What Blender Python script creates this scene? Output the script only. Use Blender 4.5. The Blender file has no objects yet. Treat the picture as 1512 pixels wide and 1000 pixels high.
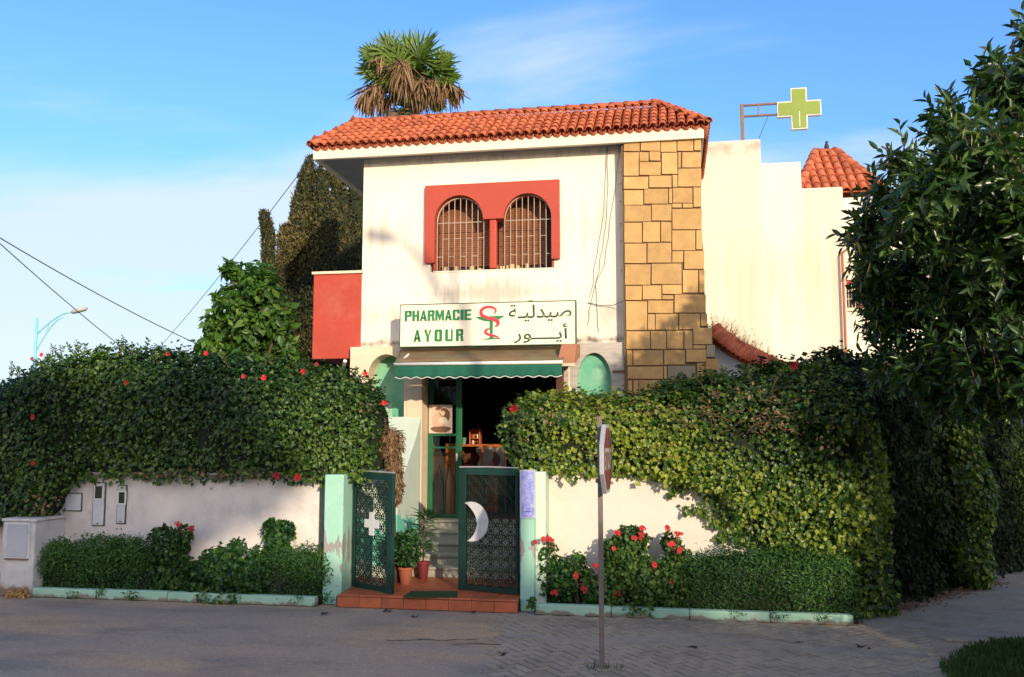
import bpy, math, random
import numpy as np
from mathutils import Vector, Matrix, Euler, noise
random.seed(7); RNG = np.random.default_rng(7)
SC = bpy.context.scene; C = SC.collection
PI = math.pi; R = math.radians

# ------------------------------------------------------------------ camera
FPX = 1330.0; PITCH = math.atan(140/FPX); YAW = R(10.0); EYE = 2.1
cam_d = bpy.data.cameras.new('camera'); cam = bpy.data.objects.new('camera', cam_d); C.objects.link(cam)
cam.location = (0, 0, EYE); cam.rotation_euler = (PI/2 + PITCH, 0, YAW)
cam_d.sensor_width = 36; cam_d.lens = 36*FPX/1512; cam_d.clip_end = 3000; cam_d.clip_start = .05
SC.camera = cam

# ------------------------------------------------------------------ world and sun
SUN_H = (0.57, -1.0); SUN_EL = R(15.5)
sun_az = math.atan2(SUN_H[0], SUN_H[1])
world = bpy.data.worlds.new("World"); SC.world = world; world.use_nodes = True
nt = world.node_tree; nt.nodes.clear()
def N(nt, t, **k):
    n = nt.nodes.new(t)
    for a, b in k.items(): setattr(n, a, b)
    return n
def build_world():
    L = nt.links.new
    out = N(nt, 'ShaderNodeOutputWorld'); bg = N(nt, 'ShaderNodeBackground'); bg.inputs[1].default_value = 0.15
    sky = N(nt, 'ShaderNodeTexSky', sky_type='NISHITA', sun_disc=False)
    sky.sun_elevation = SUN_EL; sky.sun_rotation = sun_az; sky.air_density = 1.0; sky.dust_density = .6; sky.ozone_density = 2.5; sky.altitude = 50
    hs = N(nt, 'ShaderNodeHueSaturation'); hs.inputs['Saturation'].default_value = 1.17; hs.inputs['Value'].default_value = 1.42; hs.inputs['Hue'].default_value = .505
    L(sky.outputs[0], hs.inputs['Color'])
    gr = N(nt, 'ShaderNodeMixRGB', blend_type='MULTIPLY'); gr.inputs[0].default_value = 1; L(hs.outputs[0], gr.inputs[1]); gr.inputs[2].default_value = (.70, .79, .98, 1)
    tc = N(nt, 'ShaderNodeTexCoord'); sep = N(nt, 'ShaderNodeSeparateXYZ'); L(tc.outputs['Generated'], sep.inputs[0])
    # project the direction on a high flat cloud layer
    mx = N(nt, 'ShaderNodeMath', operation='MAXIMUM'); mx.inputs[1].default_value = .02; L(sep.outputs[2], mx.inputs[0])
    ad = N(nt, 'ShaderNodeMath', operation='ADD'); ad.inputs[1].default_value = .12; L(mx.outputs[0], ad.inputs[0])
    dx = N(nt, 'ShaderNodeMath', operation='DIVIDE'); L(sep.outputs[0], dx.inputs[0]); L(ad.outputs[0], dx.inputs[1])
    dy = N(nt, 'ShaderNodeMath', operation='DIVIDE'); L(sep.outputs[1], dy.inputs[0]); L(ad.outputs[0], dy.inputs[1])
    cb = N(nt, 'ShaderNodeCombineXYZ'); L(dx.outputs[0], cb.inputs[0]); L(dy.outputs[0], cb.inputs[1])
    mp = N(nt, 'ShaderNodeMapping'); mp.inputs['Location'].default_value = (3.1, .7, 0); mp.inputs['Rotation'].default_value = (0, 0, R(-14)); mp.inputs['Scale'].default_value = (.62, 1.5, 1)
    L(cb.outputs[0], mp.inputs[0])
    n1 = N(nt, 'ShaderNodeTexNoise'); n1.inputs['Scale'].default_value = 1.0; n1.inputs['Detail'].default_value = 7; n1.inputs['Roughness'].default_value = .52; n1.inputs['Distortion'].default_value = .35
    L(mp.outputs[0], n1.inputs['Vector'])
    # more cloud low down
    el = N(nt, 'ShaderNodeMapRange'); el.inputs[1].default_value = .0; el.inputs[2].default_value = .38; el.inputs[3].default_value = .44; el.inputs[4].default_value = -.07
    L(sep.outputs[2], el.inputs[0])
    s = N(nt, 'ShaderNodeMath', operation='ADD'); L(n1.outputs[0], s.inputs[0]); L(el.outputs[0], s.inputs[1])
    cr = N(nt, 'ShaderNodeMapRange'); cr.interpolation_type = 'SMOOTHSTEP'; cr.inputs[1].default_value = .43; cr.inputs[2].default_value = .68; cr.inputs[3].default_value = 0; cr.inputs[4].default_value = .82
    L(s.outputs[0], cr.inputs[0])
    mix = N(nt, 'ShaderNodeMixRGB'); L(cr.outputs[0], mix.inputs[0]); L(hs.outputs[0], mix.inputs[1]); 
    # clouds are grey-lilac away from the sun and warm and bright on the sun's side
    dt = N(nt, 'ShaderNodeVectorMath', operation='DOT_PRODUCT'); L(tc.outputs['Generated'], dt.inputs[0]); hh = math.hypot(*SUN_H); dt.inputs[1].default_value = (SUN_H[0]/hh, SUN_H[1]/hh, .15)
    dr = N(nt, 'ShaderNodeMapRange'); dr.inputs[1].default_value = -.3; dr.inputs[2].default_value = .95; L(dt.outputs['Value'], dr.inputs[0])
    cm = N(nt, 'ShaderNodeMixRGB'); L(dr.outputs[0], cm.inputs[0]); cm.inputs[1].default_value = (3.3, 3.72, 4.1, 1); cm.inputs[2].default_value = (16.0, 12.4, 7.6, 1); L(cm.outputs[0], mix.inputs[2])
    # thin veil low in the sky: takes the glare off the horizon opposite the sun
    dk = N(nt, 'ShaderNodeMapRange'); dk.interpolation_type = 'SMOOTHSTEP'; dk.inputs[1].default_value = .0; dk.inputs[2].default_value = .42; dk.inputs[3].default_value = .66; dk.inputs[4].default_value = 1.0; L(sep.outputs[2], dk.inputs[0])
    vk = N(nt, 'ShaderNodeVectorMath', operation='SCALE'); L(gr.outputs[0], vk.inputs[0]); L(dk.outputs[0], vk.inputs['Scale']); L(vk.outputs[0], mix.inputs[1])
    L(mix.outputs[0], bg.inputs[0]); L(bg.outputs[0], out.inputs[0])
build_world()
sun_d = bpy.data.lights.new('sun', 'SUN'); sun = bpy.data.objects.new('sun', sun_d); C.objects.link(sun)
sun_d.energy = 2.9; sun_d.angle = R(.8); sun_d.color = (1.0, .84, .63)
h = math.hypot(*SUN_H)
SUN = Vector((SUN_H[0]/h*math.cos(SUN_EL), SUN_H[1]/h*math.cos(SUN_EL), math.sin(SUN_EL)))   # towards the sun
sun.rotation_euler = SUN.to_track_quat('Z', 'Y').to_euler(); sun.location = (10, -20, 15)
vs = SC.view_settings; vs.view_transform = 'Standard'; vs.look = 'None'; vs.exposure = 0.70; vs.gamma = 1; vs.use_curve_mapping = False
SC.cycles.max_bounces = 6; SC.cycles.diffuse_bounces = 3; SC.cycles.glossy_bounces = 3; SC.cycles.transmission_bounces = 4; SC.cycles.transparent_max_bounces = 8

# ------------------------------------------------------------------ measuring helpers: where a sight line meets a wall plane or the ground
def ray(px, py):
    a = (px-756)/FPX; b = (500-py)/FPX
    fy = math.cos(PITCH)-b*math.sin(PITCH); fz = math.sin(PITCH)+b*math.cos(PITCH)
    return (a*math.cos(YAW)-fy*math.sin(YAW), a*math.sin(YAW)+fy*math.cos(YAW), fz)
def W(px, py, y):
    r = ray(px, py); t = y/r[1]; return Vector((r[0]*t, y, EYE+r[2]*t))
def G(px, py, z=0.0):
    r = ray(px, py); t = (z-EYE)/r[2]; return Vector((r[0]*t, r[1]*t, z))
def XW(px, py, y): return W(px, py, y).x
def ZW(px, py, y): return W(px, py, y).z

# ------------------------------------------------------------------ materials
MATS = {}
def mat(name, col, rough=.8, var=.12, scale=3.0, bump=.15, bscale=40, metal=0, spec=.4, col2=None, cscale=None, cthr=(.5, .7), stretch=None, bdist=.01):
    """base colour with fine brightness variation, an optional second colour in worn patches, and a fine relief"""
    if name in MATS: return MATS[name]
    m = bpy.data.materials.new(name); m.use_nodes = True; t = m.node_tree; L = t.links.new
    b = t.nodes['Principled BSDF']; b.inputs['Roughness'].default_value = rough; b.inputs['Metallic'].default_value = metal
    b.inputs['Specular IOR Level'].default_value = spec
    tc = N(t, 'ShaderNodeTexCoord'); vec = tc.outputs['Object']
    if stretch:
        mp = N(t, 'ShaderNodeMapping'); mp.inputs['Scale'].default_value = stretch; L(vec, mp.inputs[0]); vec = mp.outputs[0]
    n = N(t, 'ShaderNodeTexNoise'); n.inputs['Scale'].default_value = scale; n.inputs['Detail'].default_value = 8; n.inputs['Roughness'].default_value = .65; L(vec, n.inputs['Vector'])
    mr = N(t, 'ShaderNodeMapRange'); mr.inputs[1].default_value = .3; mr.inputs[2].default_value = .7; mr.inputs[3].default_value = 1-var; mr.inputs[4].default_value = 1+var; L(n.outputs[0], mr.inputs[0])
    oi = N(t, 'ShaderNodeObjectInfo')
    rr = N(t, 'ShaderNodeMapRange'); rr.inputs[3].default_value = 1-var*.9; rr.inputs[4].default_value = 1+var*.9; L(oi.outputs['Random'], rr.inputs[0])
    mm = N(t, 'ShaderNodeMath', operation='MULTIPLY'); L(mr.outputs[0], mm.inputs[0]); L(rr.outputs[0], mm.inputs[1])
    src = None
    if col2:
        n2 = N(t, 'ShaderNodeTexNoise'); n2.inputs['Scale'].default_value = cscale or 2; n2.inputs['Detail'].default_value = 9; n2.inputs['Roughness'].default_value = .68; L(vec, n2.inputs['Vector'])
        r2 = N(t, 'ShaderNodeMapRange'); r2.inputs[1].default_value = cthr[0]; r2.inputs[2].default_value = cthr[1]; L(n2.outputs[0], r2.inputs[0])
        mx = N(t, 'ShaderNodeMixRGB'); L(r2.outputs[0], mx.inputs[0]); mx.inputs[1].default_value = (*col, 1); mx.inputs[2].default_value = (*col2, 1); src = mx.outputs[0]
    vm = N(t, 'ShaderNodeVectorMath', operation='SCALE')
    if src: L(src, vm.inputs[0])
    else: vm.inputs[0].default_value = col
    L(mm.outputs[0], vm.inputs['Scale']); L(vm.outputs[0], b.inputs['Base Color'])
    if bump:
        nb = N(t, 'ShaderNodeTexNoise'); nb.inputs['Scale'].default_value = bscale; nb.inputs['Detail'].default_value = 5; L(vec, nb.inputs['Vector'])
        bp = N(t, 'ShaderNodeBump'); bp.inputs['Strength'].default_value = bump; bp.inputs['Distance'].default_value = bdist; L(nb.outputs[0], bp.inputs['Height']); L(bp.outputs[0], b.inputs['Normal'])
    MATS[name] = m; m['_c'] = 0; return m
def add_patch(m, col, zlo, zhi, scale=6, thr=.5, soft=.08, xr=None, stretch=(1, 1, 1)):
    """dirt, mould, bare plaster or a painted shade tone in ragged patches in a band of height (world z) on the surface"""
    t = m.node_tree; L = t.links.new; b = t.nodes['Principled BSDF']
    prev = b.inputs['Base Color'].links[0].from_socket
    g = N(t, 'ShaderNodeNewGeometry'); sp = N(t, 'ShaderNodeSeparateXYZ'); L(g.outputs['Position'], sp.inputs[0])
    n = N(t, 'ShaderNodeTexNoise'); n.inputs['Scale'].default_value = scale; n.inputs['Detail'].default_value = 7; n.inputs['Roughness'].default_value = .62
    mp = N(t, 'ShaderNodeMapping'); mp.inputs['Scale'].default_value = stretch; L(g.outputs['Position'], mp.inputs[0]); L(mp.outputs[0], n.inputs['Vector'])
    mid = (zlo+zhi)/2; hw = (zhi-zlo)/2
    def band(sock, mid, hw):
        s = N(t, 'ShaderNodeMath', operation='SUBTRACT'); L(sock, s.inputs[0]); s.inputs[1].default_value = mid
        a = N(t, 'ShaderNodeMath', operation='ABSOLUTE'); L(s.outputs[0], a.inputs[0])
        r = N(t, 'ShaderNodeMapRange'); r.inputs[1].default_value = 0; r.inputs[2].default_value = hw; r.inputs[3].default_value = .25; r.inputs[4].default_value = -.25; L(a.outputs[0], r.inputs[0]); return r.outputs[0]
    ad = N(t, 'ShaderNodeMath', operation='ADD'); L(n.outputs[0], ad.inputs[0]); L(band(sp.outputs[2], mid, hw), ad.inputs[1]); o = ad.outputs[0]
    if xr:
        a2 = N(t, 'ShaderNodeMath', operation='ADD'); L(o, a2.inputs[0]); L(band(sp.outputs[0], (xr[0]+xr[1])/2, (xr[1]-xr[0])/2), a2.inputs[1]); o = a2.outputs[0]
    r = N(t, 'ShaderNodeMapRange'); r.inputs[1].default_value = thr; r.inputs[2].default_value = thr+soft; L(o, r.inputs[0])
    mx = N(t, 'ShaderNodeMixRGB'); L(r.outputs[0], mx.inputs[0]); L(prev, mx.inputs[1]); mx.inputs[2].default_value = (*col, 1); L(mx.outputs[0], b.inputs['Base Color'])
def leafmat(name, c1, c2, c3, trans=.3, rough=.42, tcol=None, rnd=False, spec=.4):
    m = bpy.data.materials.new(name); m.use_nodes = True; t = m.node_tree; L = t.links.new
    b = t.nodes['Principled BSDF']; b.inputs['Roughness'].default_value = rough; b.inputs['Specular IOR Level'].default_value = spec
    if rnd: a = N(t, 'ShaderNodeObjectInfo'); src = a.outputs['Random']
    else: a = N(t, 'ShaderNodeAttribute', attribute_name='tint'); src = a.outputs['Fac']
    cr = N(t, 'ShaderNodeValToRGB'); e = cr.color_ramp.elements
    e[0].position = 0; e[0].color = (*c1, 1); e[1].position = .55; e[1].color = (*c2, 1); x = e.new(1.0); x.color = (*c3, 1)
    L(src, cr.inputs[0]); L(cr.outputs[0], b.inputs['Base Color'])
    tr = N(t, 'ShaderNodeBsdfTranslucent'); g = N(t, 'ShaderNodeMixRGB', blend_type='MULTIPLY'); g.inputs[0].default_value = 1; L(cr.outputs[0], g.inputs[1]); g.inputs[2].default_value = (*(tcol or (1.5, 1.7, .6)), 1); L(g.outputs[0], tr.inputs[0])
    mx = N(t, 'ShaderNodeMixShader'); mx.inputs[0].default_value = trans; L(b.outputs[0], mx.inputs[1]); L(tr.outputs[0], mx.inputs[2]); L(mx.outputs[0], t.nodes['Material Output'].inputs[0])
    MATS[name] = m; return m
def glassmat(name, tint=(.8, .9, .85), refl=.12, alpha=.8):
    m = bpy.data.materials.new(name); m.use_nodes = True; t = m.node_tree; L = t.links.new; t.nodes.remove(t.nodes['Principled BSDF'])
    g = N(t, 'ShaderNodeBsdfGlossy'); g.inputs['Roughness'].default_value = .03; tr = N(t, 'ShaderNodeBsdfTransparent'); tr.inputs[0].default_value = (*tint, 1)
    mx = N(t, 'ShaderNodeMixShader'); mx.inputs[0].default_value = refl; L(tr.outputs[0], mx.inputs[1]); L(g.outputs[0], mx.inputs[2]); L(mx.outputs[0], t.nodes['Material Output'].inputs[0]); MATS[name] = m; return m

white = mat('white_plaster', (.80, .72, .57), .85, .05, 1.2, .25, 60, col2=(.70, .62, .50), cscale=.9, cthr=(.55, .85))
tower_white = mat('tower_plaster', (.74, .69, .58), .85, .05, 1.0, .25, 60, col2=(.66, .60, .50), cscale=1.4, cthr=(.58, .85))
garden_white = mat('garden_wall_plaster', (.76, .69, .62), .85, .08, 2.0, .35, 40, col2=(.52, .47, .42), cscale=2.4, cthr=(.5, .8))
cream = mat('cream_stucco', (.72, .58, .40), .8, .08, 2, .2, 50, stretch=(1, 1, 4))
marble = mat('grey_marble', (.50, .45, .38), .6, .15, 2, .1, 30, stretch=(1, 1, 9), col2=(.36, .33, .29), cscale=2.5, cthr=(.45, .7))
redp = mat('red_paint', (.42, .056, .032), .75, .10, 2, .3, 40, col2=(.47, .12, .08), cscale=1.8, cthr=(.48, .8))
redw = mat('worn_red_paint', (.44, .062, .034), .65, .06, 2, .15, 50, col2=(.72, .6, .5), cscale=14, cthr=(.74, .76))
fascia_m = mat('fascia_cream', (.74, .66, .52), .75, .06, 2, .15, 40, col2=(.5, .42, .3), cscale=3, cthr=(.62, .9))
soffit_m = mat('soffit_grey', (.30, .31, .33), .85, .1, 2, .1, 40)
tile_m = mat('terracotta_tile', (.42, .108, .045), .85, .30, 9, .3, 60, col2=(.27, .12, .07), cscale=5, cthr=(.55, .8))
oldtile_m = mat('aged_tile', (.50, .12, .05), .85, .25, 9, .4, 50, col2=(.22, .08, .05), cscale=9, cthr=(.5, .7))
stone_m = mat('yellow_stone', (.53, .32, .12), .85, .16, 5, .6, 22, col2=(.43, .25, .095), cscale=3, cthr=(.5, .8))
stone_g = mat('grey_stone', (.33, .27, .17), .8, .13, 5, .35, 30)
joint_m = mat('dark_joint', (.15, .095, .05), .9)
mint = mat('mint_paint', (.34, .56, .40), .7, .08, 2.5, .25, 40, col2=(.46, .58, .44), cscale=2.2, cthr=(.5, .75))
mint_p = mat('mint_pillar_paint', (.30, .55, .42), .7, .08, 2.5, .25, 40, col2=(.46, .60, .46), cscale=1.8, cthr=(.5, .7))
add_patch(mint, (.22, .20, .15), -.08, .10, 7, .52, .15)
teal = mat('teal_paint', (.14, .46, .28), .6, .1, 3, .15, 40, col2=(.34, .58, .40), cscale=2.5, cthr=(.45, .75))
porch_m = mat('orange_floor_tile', (.50, .13, .05), .45, .15, 6, .1, 40, col2=(.36, .10, .05), cscale=5, cthr=(.5, .8))
stepm = mat('pale_step_stone', (.42, .40, .33), .7, .1, 4, .15, 30, stretch=(1, 1, 3))
dgreen = mat('dark_green_metal', (.005, .034, .026), .6, .2, 5, .15, 50, spec=.3, col2=(.55, .6, .58), cscale=16, cthr=(.72, .735))
bgreen = mat('bright_green_metal', (.013, .12, .048), .4, .12, 5, .1, 50)
awn_g = mat('green_canvas', (.010, .105, .065), .85, .14, 3, .25, 90)
awn_t = mat('faded_canvas', (.21, .125, .06), .9, .25, 4, .25, 90, col2=(.13, .13, .06), cscale=2, cthr=(.35, .65))
awn_b = mat('brown_metal', (.40, .17, .085), .55, .08, 3, .1, 40)
whitem = mat('white_metal', (.72, .70, .64), .5, .06, 3, .05, 40)
signw = mat('sign_panel', (.78, .72, .55), .5, .04, 2, .03, 20, stretch=(1, 1, .15), col2=(.72, .66, .5), cscale=1.6, cthr=(.5, .9))
sign_gr = mat('sign_green', (.015, .20, .06), .5, .1)
sign_dk = mat('sign_dark_green', (.02, .09, .045), .5, .1)
sign_rd = mat('sign_red', (.62, .04, .06), .5, .1)
barm = mat('pale_iron_bar', (.46, .38, .30), .5, .08)
shut_m = mat('brown_shutter', (.22, .085, .035), .6, .15, 6, .1, 40)
black_m = mat('dark_interior', (.012, .010, .009), .9)
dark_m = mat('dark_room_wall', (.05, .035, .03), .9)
wood_or = mat('orange_wood', (.48, .13, .03), .45, .18, 4, .1, 40, stretch=(6, 6, 1))
wood_dk = mat('dark_wood', (.10, .035, .018), .5, .18, 4, .1, 40, stretch=(6, 6, 1))
rust = mat('rusty_iron', (.20, .15, .11), .8, .25, 8, .3, 60, col2=(.28, .11, .05), cscale=8, cthr=(.45, .65))
polem = mat('sign_pole_metal', (.15, .13, .11), .7, .2, 9, .3, 60, col2=(.22, .10, .06), cscale=8, cthr=(.5, .7))
def roadmat(name, base, stain, dark, s=1.0):
    """old paving: broad dusty brown stains, darker worn patches, fine aggregate"""
    m = bpy.data.materials.new(name); m.use_nodes = True; t = m.node_tree; L = t.links.new; b = t.nodes['Principled BSDF']; b.inputs['Roughness'].default_value = .92; b.inputs['Specular IOR Level'].default_value = .25
    tc = N(t, 'ShaderNodeTexCoord')
    def noise_(sc, det, lo, hi, st=(1, 1, 1), ro=.6):
        mp = N(t, 'ShaderNodeMapping'); mp.inputs['Scale'].default_value = st; L(tc.outputs['Object'], mp.inputs[0]); n = N(t, 'ShaderNodeTexNoise'); n.inputs['Scale'].default_value = sc; n.inputs['Detail'].default_value = det; n.inputs['Roughness'].default_value = ro; L(mp.outputs[0], n.inputs['Vector'])
        r_ = N(t, 'ShaderNodeMapRange'); r_.inputs[1].default_value = lo; r_.inputs[2].default_value = hi; L(n.outputs[0], r_.inputs[0]); return r_.outputs[0], n.outputs[0]
    f1, _ = noise_(.45*s, 6, .42, .62, (.6, 1.6, 1)); f2, _ = noise_(1.3*s, 9, .48, .72, (.7, 1.3, 1)); f3, n3 = noise_(95, 3, .25, .75); f4, _ = noise_(17, 6, .3, .7, ro=.75)
    a = N(t, 'ShaderNodeMixRGB'); a.inputs[1].default_value = (*base, 1); a.inputs[2].default_value = (*stain, 1); L(f1, a.inputs[0])
    c = N(t, 'ShaderNodeMixRGB'); L(a.outputs[0], c.inputs[1]); c.inputs[2].default_value = (*dark, 1); mu = N(t, 'ShaderNodeMath', operation='MULTIPLY'); L(f2, mu.inputs[0]); mu.inputs[1].default_value = .75; L(mu.outputs[0], c.inputs[0])
    s1 = N(t, 'ShaderNodeMapRange'); s1.inputs[3].default_value = .62; s1.inputs[4].default_value = 1.38; L(f3, s1.inputs[0]); s2 = N(t, 'ShaderNodeMapRange'); s2.inputs[3].default_value = .84; s2.inputs[4].default_value = 1.16; L(f4, s2.inputs[0])
    mm = N(t, 'ShaderNodeMath', operation='MULTIPLY'); L(s1.outputs[0], mm.inputs[0]); L(s2.outputs[0], mm.inputs[1]); v = N(t, 'ShaderNodeVectorMath', operation='SCALE'); L(c.outputs[0], v.inputs[0]); L(mm.outputs[0], v.inputs['Scale']); L(v.outputs[0], b.inputs['Base Color'])
    bp = N(t, 'ShaderNodeBump'); bp.inputs['Strength'].default_value = .8; bp.inputs['Distance'].default_value = .006; L(n3, bp.inputs['Height']); L(bp.outputs[0], b.inputs['Normal']); MATS[name] = m; return m
asphalt = roadmat('asphalt', (.345, .285, .215), (.47, .33, .20), (.18, .17, .145))
concrete = roadmat('driveway_concrete', (.31, .28, .225), (.37, .31, .22), (.17, .155, .13), 2.2)
paver_m = mat('paver_clay', (.33, .275, .195), .9, .16, 6, .4, 60, col2=(.22, .19, .145), cscale=1.2, cthr=(.45, .65))
soil = mat('soil', (.05, .035, .022), .95, .25, 8, .5, 40)
earth = mat('bare_ground', (.10, .085, .06), .95, .2, .6, .4, 30)
bark = mat('bark', (.10, .07, .045), .9, .25, 6, .6, 25, stretch=(3, 3, .6), bdist=.02)
palmbark = mat('palm_bark', (.15, .10, .06), .9, .25, 6, .6, 25, bdist=.02)
core_m = mat('core_shade', (.016, .022, .009), .95, .3, 10, .3, 20)  # solid dark core: inner shade put into the colour, stops light through leaves
terra = mat('terracotta_pot', (.42, .12, .06), .8, .12, 8)
redpot = mat('dark_red_pot', (.22, .03, .03), .6, .12, 8)
blue_l = mat('lamp_blue', (.20, .52, .66), .5, .08)
greenx = mat('cross_green', (.19, .27, .02), .4, .05)
wire_m = mat('wire', (.09, .09, .10), .7, 0, bump=0)
cable_m = mat('pale_cable', (.30, .26, .22), .7, 0, bump=0)
grey_m = mat('grey_metal', (.33, .33, .32), .55, .1, 5)
box_m = mat('cabinet_white', (.60, .60, .58), .6, .1, 5, .15, 40, col2=(.42, .42, .4), cscale=7, cthr=(.56, .7))
paperb = mat('blue_notice', (.22, .24, .62), .6, .12, 20, .2, 60, col2=(.42, .44, .72), cscale=18, cthr=(.45, .6))
matg = mat('green_mat', (.03, .075, .02), .95, .2, 30, .6, 120)
petal = mat('red_petal', (.55, .02, .025), .6, .25, 30, 0)
petal2 = mat('coral_petal', (.60, .045, .04), .6, .25, 30, 0)
pinkm = mat('pink_plastic', (.75, .12, .3), .4)
windg = mat('dark_window_glass', (.03, .028, .025), .15, .1)
G1 = (.010, .030, .008); G2 = (.048, .105, .016); G3 = (.15, .21, .03)
ivy_m = leafmat('ivy_leaf', (.012, .034, .008), (.055, .12, .014), (.27, .32, .035), .25, .38)
hib_m = leafmat('hedge_leaf', G1, (.026, .075, .012), (.12, .20, .03), .25, .38)
shade_m = leafmat('shade_dark_leaf', (.005, .013, .005), (.012, .030, .008), (.05, .075, .015), .15, .65, spec=.15)  # leaves made darker: the hedge's deep shade is put into their colour
fine_m = leafmat('fine_leaf', (.012, .045, .012), (.030, .10, .020), (.10, .22, .035), .3, .5)
ger_m = leafmat('geranium_leaf', (.02, .06, .015), (.055, .13, .025), (.16, .24, .05), .3, .5)
tree_m = leafmat('glossy_leaf', (.018, .048, .015), (.044, .10, .022), (.13, .20, .04), .22, .30, spec=.5)
tree_r = leafmat('glossy_leaf_single', (.022, .058, .018), (.05, .115, .024), (.14, .22, .045), .22, .30, rnd=True, spec=.5)
bt_m = leafmat('broad_leaf', (.022, .065, .012), (.06, .145, .02), (.17, .28, .04), .35, .42)
cyp_m = leafmat('cypress_spray', (.010, .020, .008), (.05, .055, .015), (.20, .15, .04), .12, .7)
palm_m = leafmat('palm_leaf', (.04, .09, .012), (.09, .16, .02), (.16, .24, .03), .25, .45)
dead_m = leafmat('dead_palm_leaf', (.13, .075, .035), (.26, .16, .08), (.36, .26, .15), .2, .8, tcol=(1.2, 1, .7))
dry_m = leafmat('dry_stems', (.36, .15, .04), (.52, .27, .08), (.62, .42, .16), .2, .8, tcol=(1.2, 1, .7))
grass_m = leafmat('grass_blade', (.02, .045, .012), (.04, .085, .018), (.08, .13, .03), .3, .6)
catkin_m = leafmat('catkin', (.12, .17, .03), (.22, .26, .05), (.34, .36, .09), .3, .6)

# ------------------------------------------------------------------ object helpers
ORG = {}
def tag(o, label=None, cat=None, group=None, kind=None):
    if label: o['label'] = label
    if cat: o['category'] = cat
    if group: o['group'] = group
    if kind: o['kind'] = kind
    return o
def thing(name, loc, label, cat, group=None):
    o = bpy.data.objects.new(name, None); C.objects.link(o); o.location = loc; o.empty_display_size = .2
    ORG[o.name] = Vector(loc); return tag(o, label, cat, group)
def org(parent): return ORG.get(parent.name, Vector((0, 0, 0))) if parent else Vector((0, 0, 0))
def link(name, me, parent=None, loc=None):
    """a mesh given in world coordinates becomes a child of parent (or a top-level object with its origin at loc)"""
    o = bpy.data.objects.new(name, me); C.objects.link(o)
    if parent: o.parent = parent; off = org(parent); ORG[o.name] = off
    else: off = Vector(loc or (0, 0, 0)); o.location = off; ORG[o.name] = off
    if off.length > 0: me.transform(Matrix.Translation(-off))
    return o
class MB:
    def __init__(s): s.v = []; s.f = []; s.m = []
    def add(s, vs, fs, mi=0):
        b = len(s.v); s.v += [tuple(p) for p in vs]; s.f += [tuple(b+i for i in f) for f in fs]; s.m += [mi]*len(fs); return s
    def box(s, x0, y0, z0, x1, y1, z1, mi=0):
        x0, x1 = sorted((x0, x1)); y0, y1 = sorted((y0, y1)); z0, z1 = sorted((z0, z1))
        return s.add([(x0,y0,z0),(x1,y0,z0),(x1,y1,z0),(x0,y1,z0),(x0,y0,z1),(x1,y0,z1),(x1,y1,z1),(x0,y1,z1)],
                     [(0,3,2,1),(4,5,6,7),(0,1,5,4),(1,2,6,5),(2,3,7,6),(3,0,4,7)], mi)
    def prism(s, poly, y0, y1, mi=0):
        """polygon in x, z extruded from y0 (front) to y1"""
        n = len(poly); a = sum(poly[i][0]*poly[(i+1) % n][1]-poly[(i+1) % n][0]*poly[i][1] for i in range(n))
        if a < 0: poly = poly[::-1]
        vs = [(x, y0, z) for x, z in poly]+[(x, y1, z) for x, z in poly]
        fs = [tuple(range(n)), tuple(range(2*n-1, n-1, -1))]+[(i, i+n, (i+1) % n+n, (i+1) % n) for i in range(n)]
        return s.add(vs, fs, mi)
    def slab(s, poly, z0, z1, mi=0):
        n = len(poly); a = sum(poly[i][0]*poly[(i+1) % n][1]-poly[(i+1) % n][0]*poly[i][1] for i in range(n))
        if a < 0: poly = poly[::-1]
        vs = [(x, y, z1) for x, y in poly]+[(x, y, z0) for x, y in poly]
        return s.add(vs, [tuple(range(n)), tuple(range(2*n-1, n-1, -1))]+[(i+1) % n == 0 and (i, i+n, n, 0) or (i, i+n, i+1+n, i+1) for i in range(n)], mi)
    def tube(s, pts, r, n=8, mi=0, cap=True):
        pts = [Vector(p) for p in pts]; rs = r if isinstance(r, (list, tuple)) else [r]*len(pts); vs = []; k = len(pts)
        up = None
        for i, p in enumerate(pts):
            d = (pts[min(i+1, k-1)]-pts[max(i-1, 0)]).normalized()
            if up is None: up = Vector((0, 0, 1)) if abs(d.z) < .9 else Vector((1, 0, 0))
            a = d.cross(up).normalized(); b = a.cross(d).normalized(); up = b
            for j in range(n):
                t = 2*PI*j/n; vs.append(p+a*math.cos(t)*rs[i]+b*math.sin(t)*rs[i])
        fs = [(i*n+j, i*n+(j+1) % n, (i+1)*n+(j+1) % n, (i+1)*n+j) for i in range(k-1) for j in range(n)]
        if cap: fs += [tuple(range(n-1, -1, -1)), tuple((k-1)*n+j for j in range(n))]
        return s.add(vs, fs, mi)
    def lathe(s, c, prof, n=14, mi=0):
        vs = [(c[0]+r*math.cos(2*PI*j/n), c[1]+r*math.sin(2*PI*j/n), c[2]+z) for r, z in prof for j in range(n)]
        k = len(prof); fs = [(i*n+j, i*n+(j+1) % n, (i+1)*n+(j+1) % n, (i+1)*n+j) for i in range(k-1) for j in range(n)]
        fs += [tuple(range(n-1, -1, -1)), tuple((k-1)*n+j for j in range(n))]
        return s.add(vs, fs, mi)
    def build(s, name, mats, parent=None, loc=None, smooth=False, bevel=0):
        me = bpy.data.meshes.new(name); me.from_pydata(s.v, [], s.f)
        for m in (mats if isinstance(mats, (list, tuple)) else [mats]): me.materials.append(m)
        if any(s.m): me.polygons.foreach_set('material_index', s.m)
        if smooth: me.polygons.foreach_set('use_smooth', [True]*len(s.f))
        me.update(); o = link(name, me, parent, loc)
        if bevel:
            b = o.modifiers.new('bevel', 'BEVEL'); b.width = bevel; b.segments = 2; b.limit_method = 'ANGLE'
        return o
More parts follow.
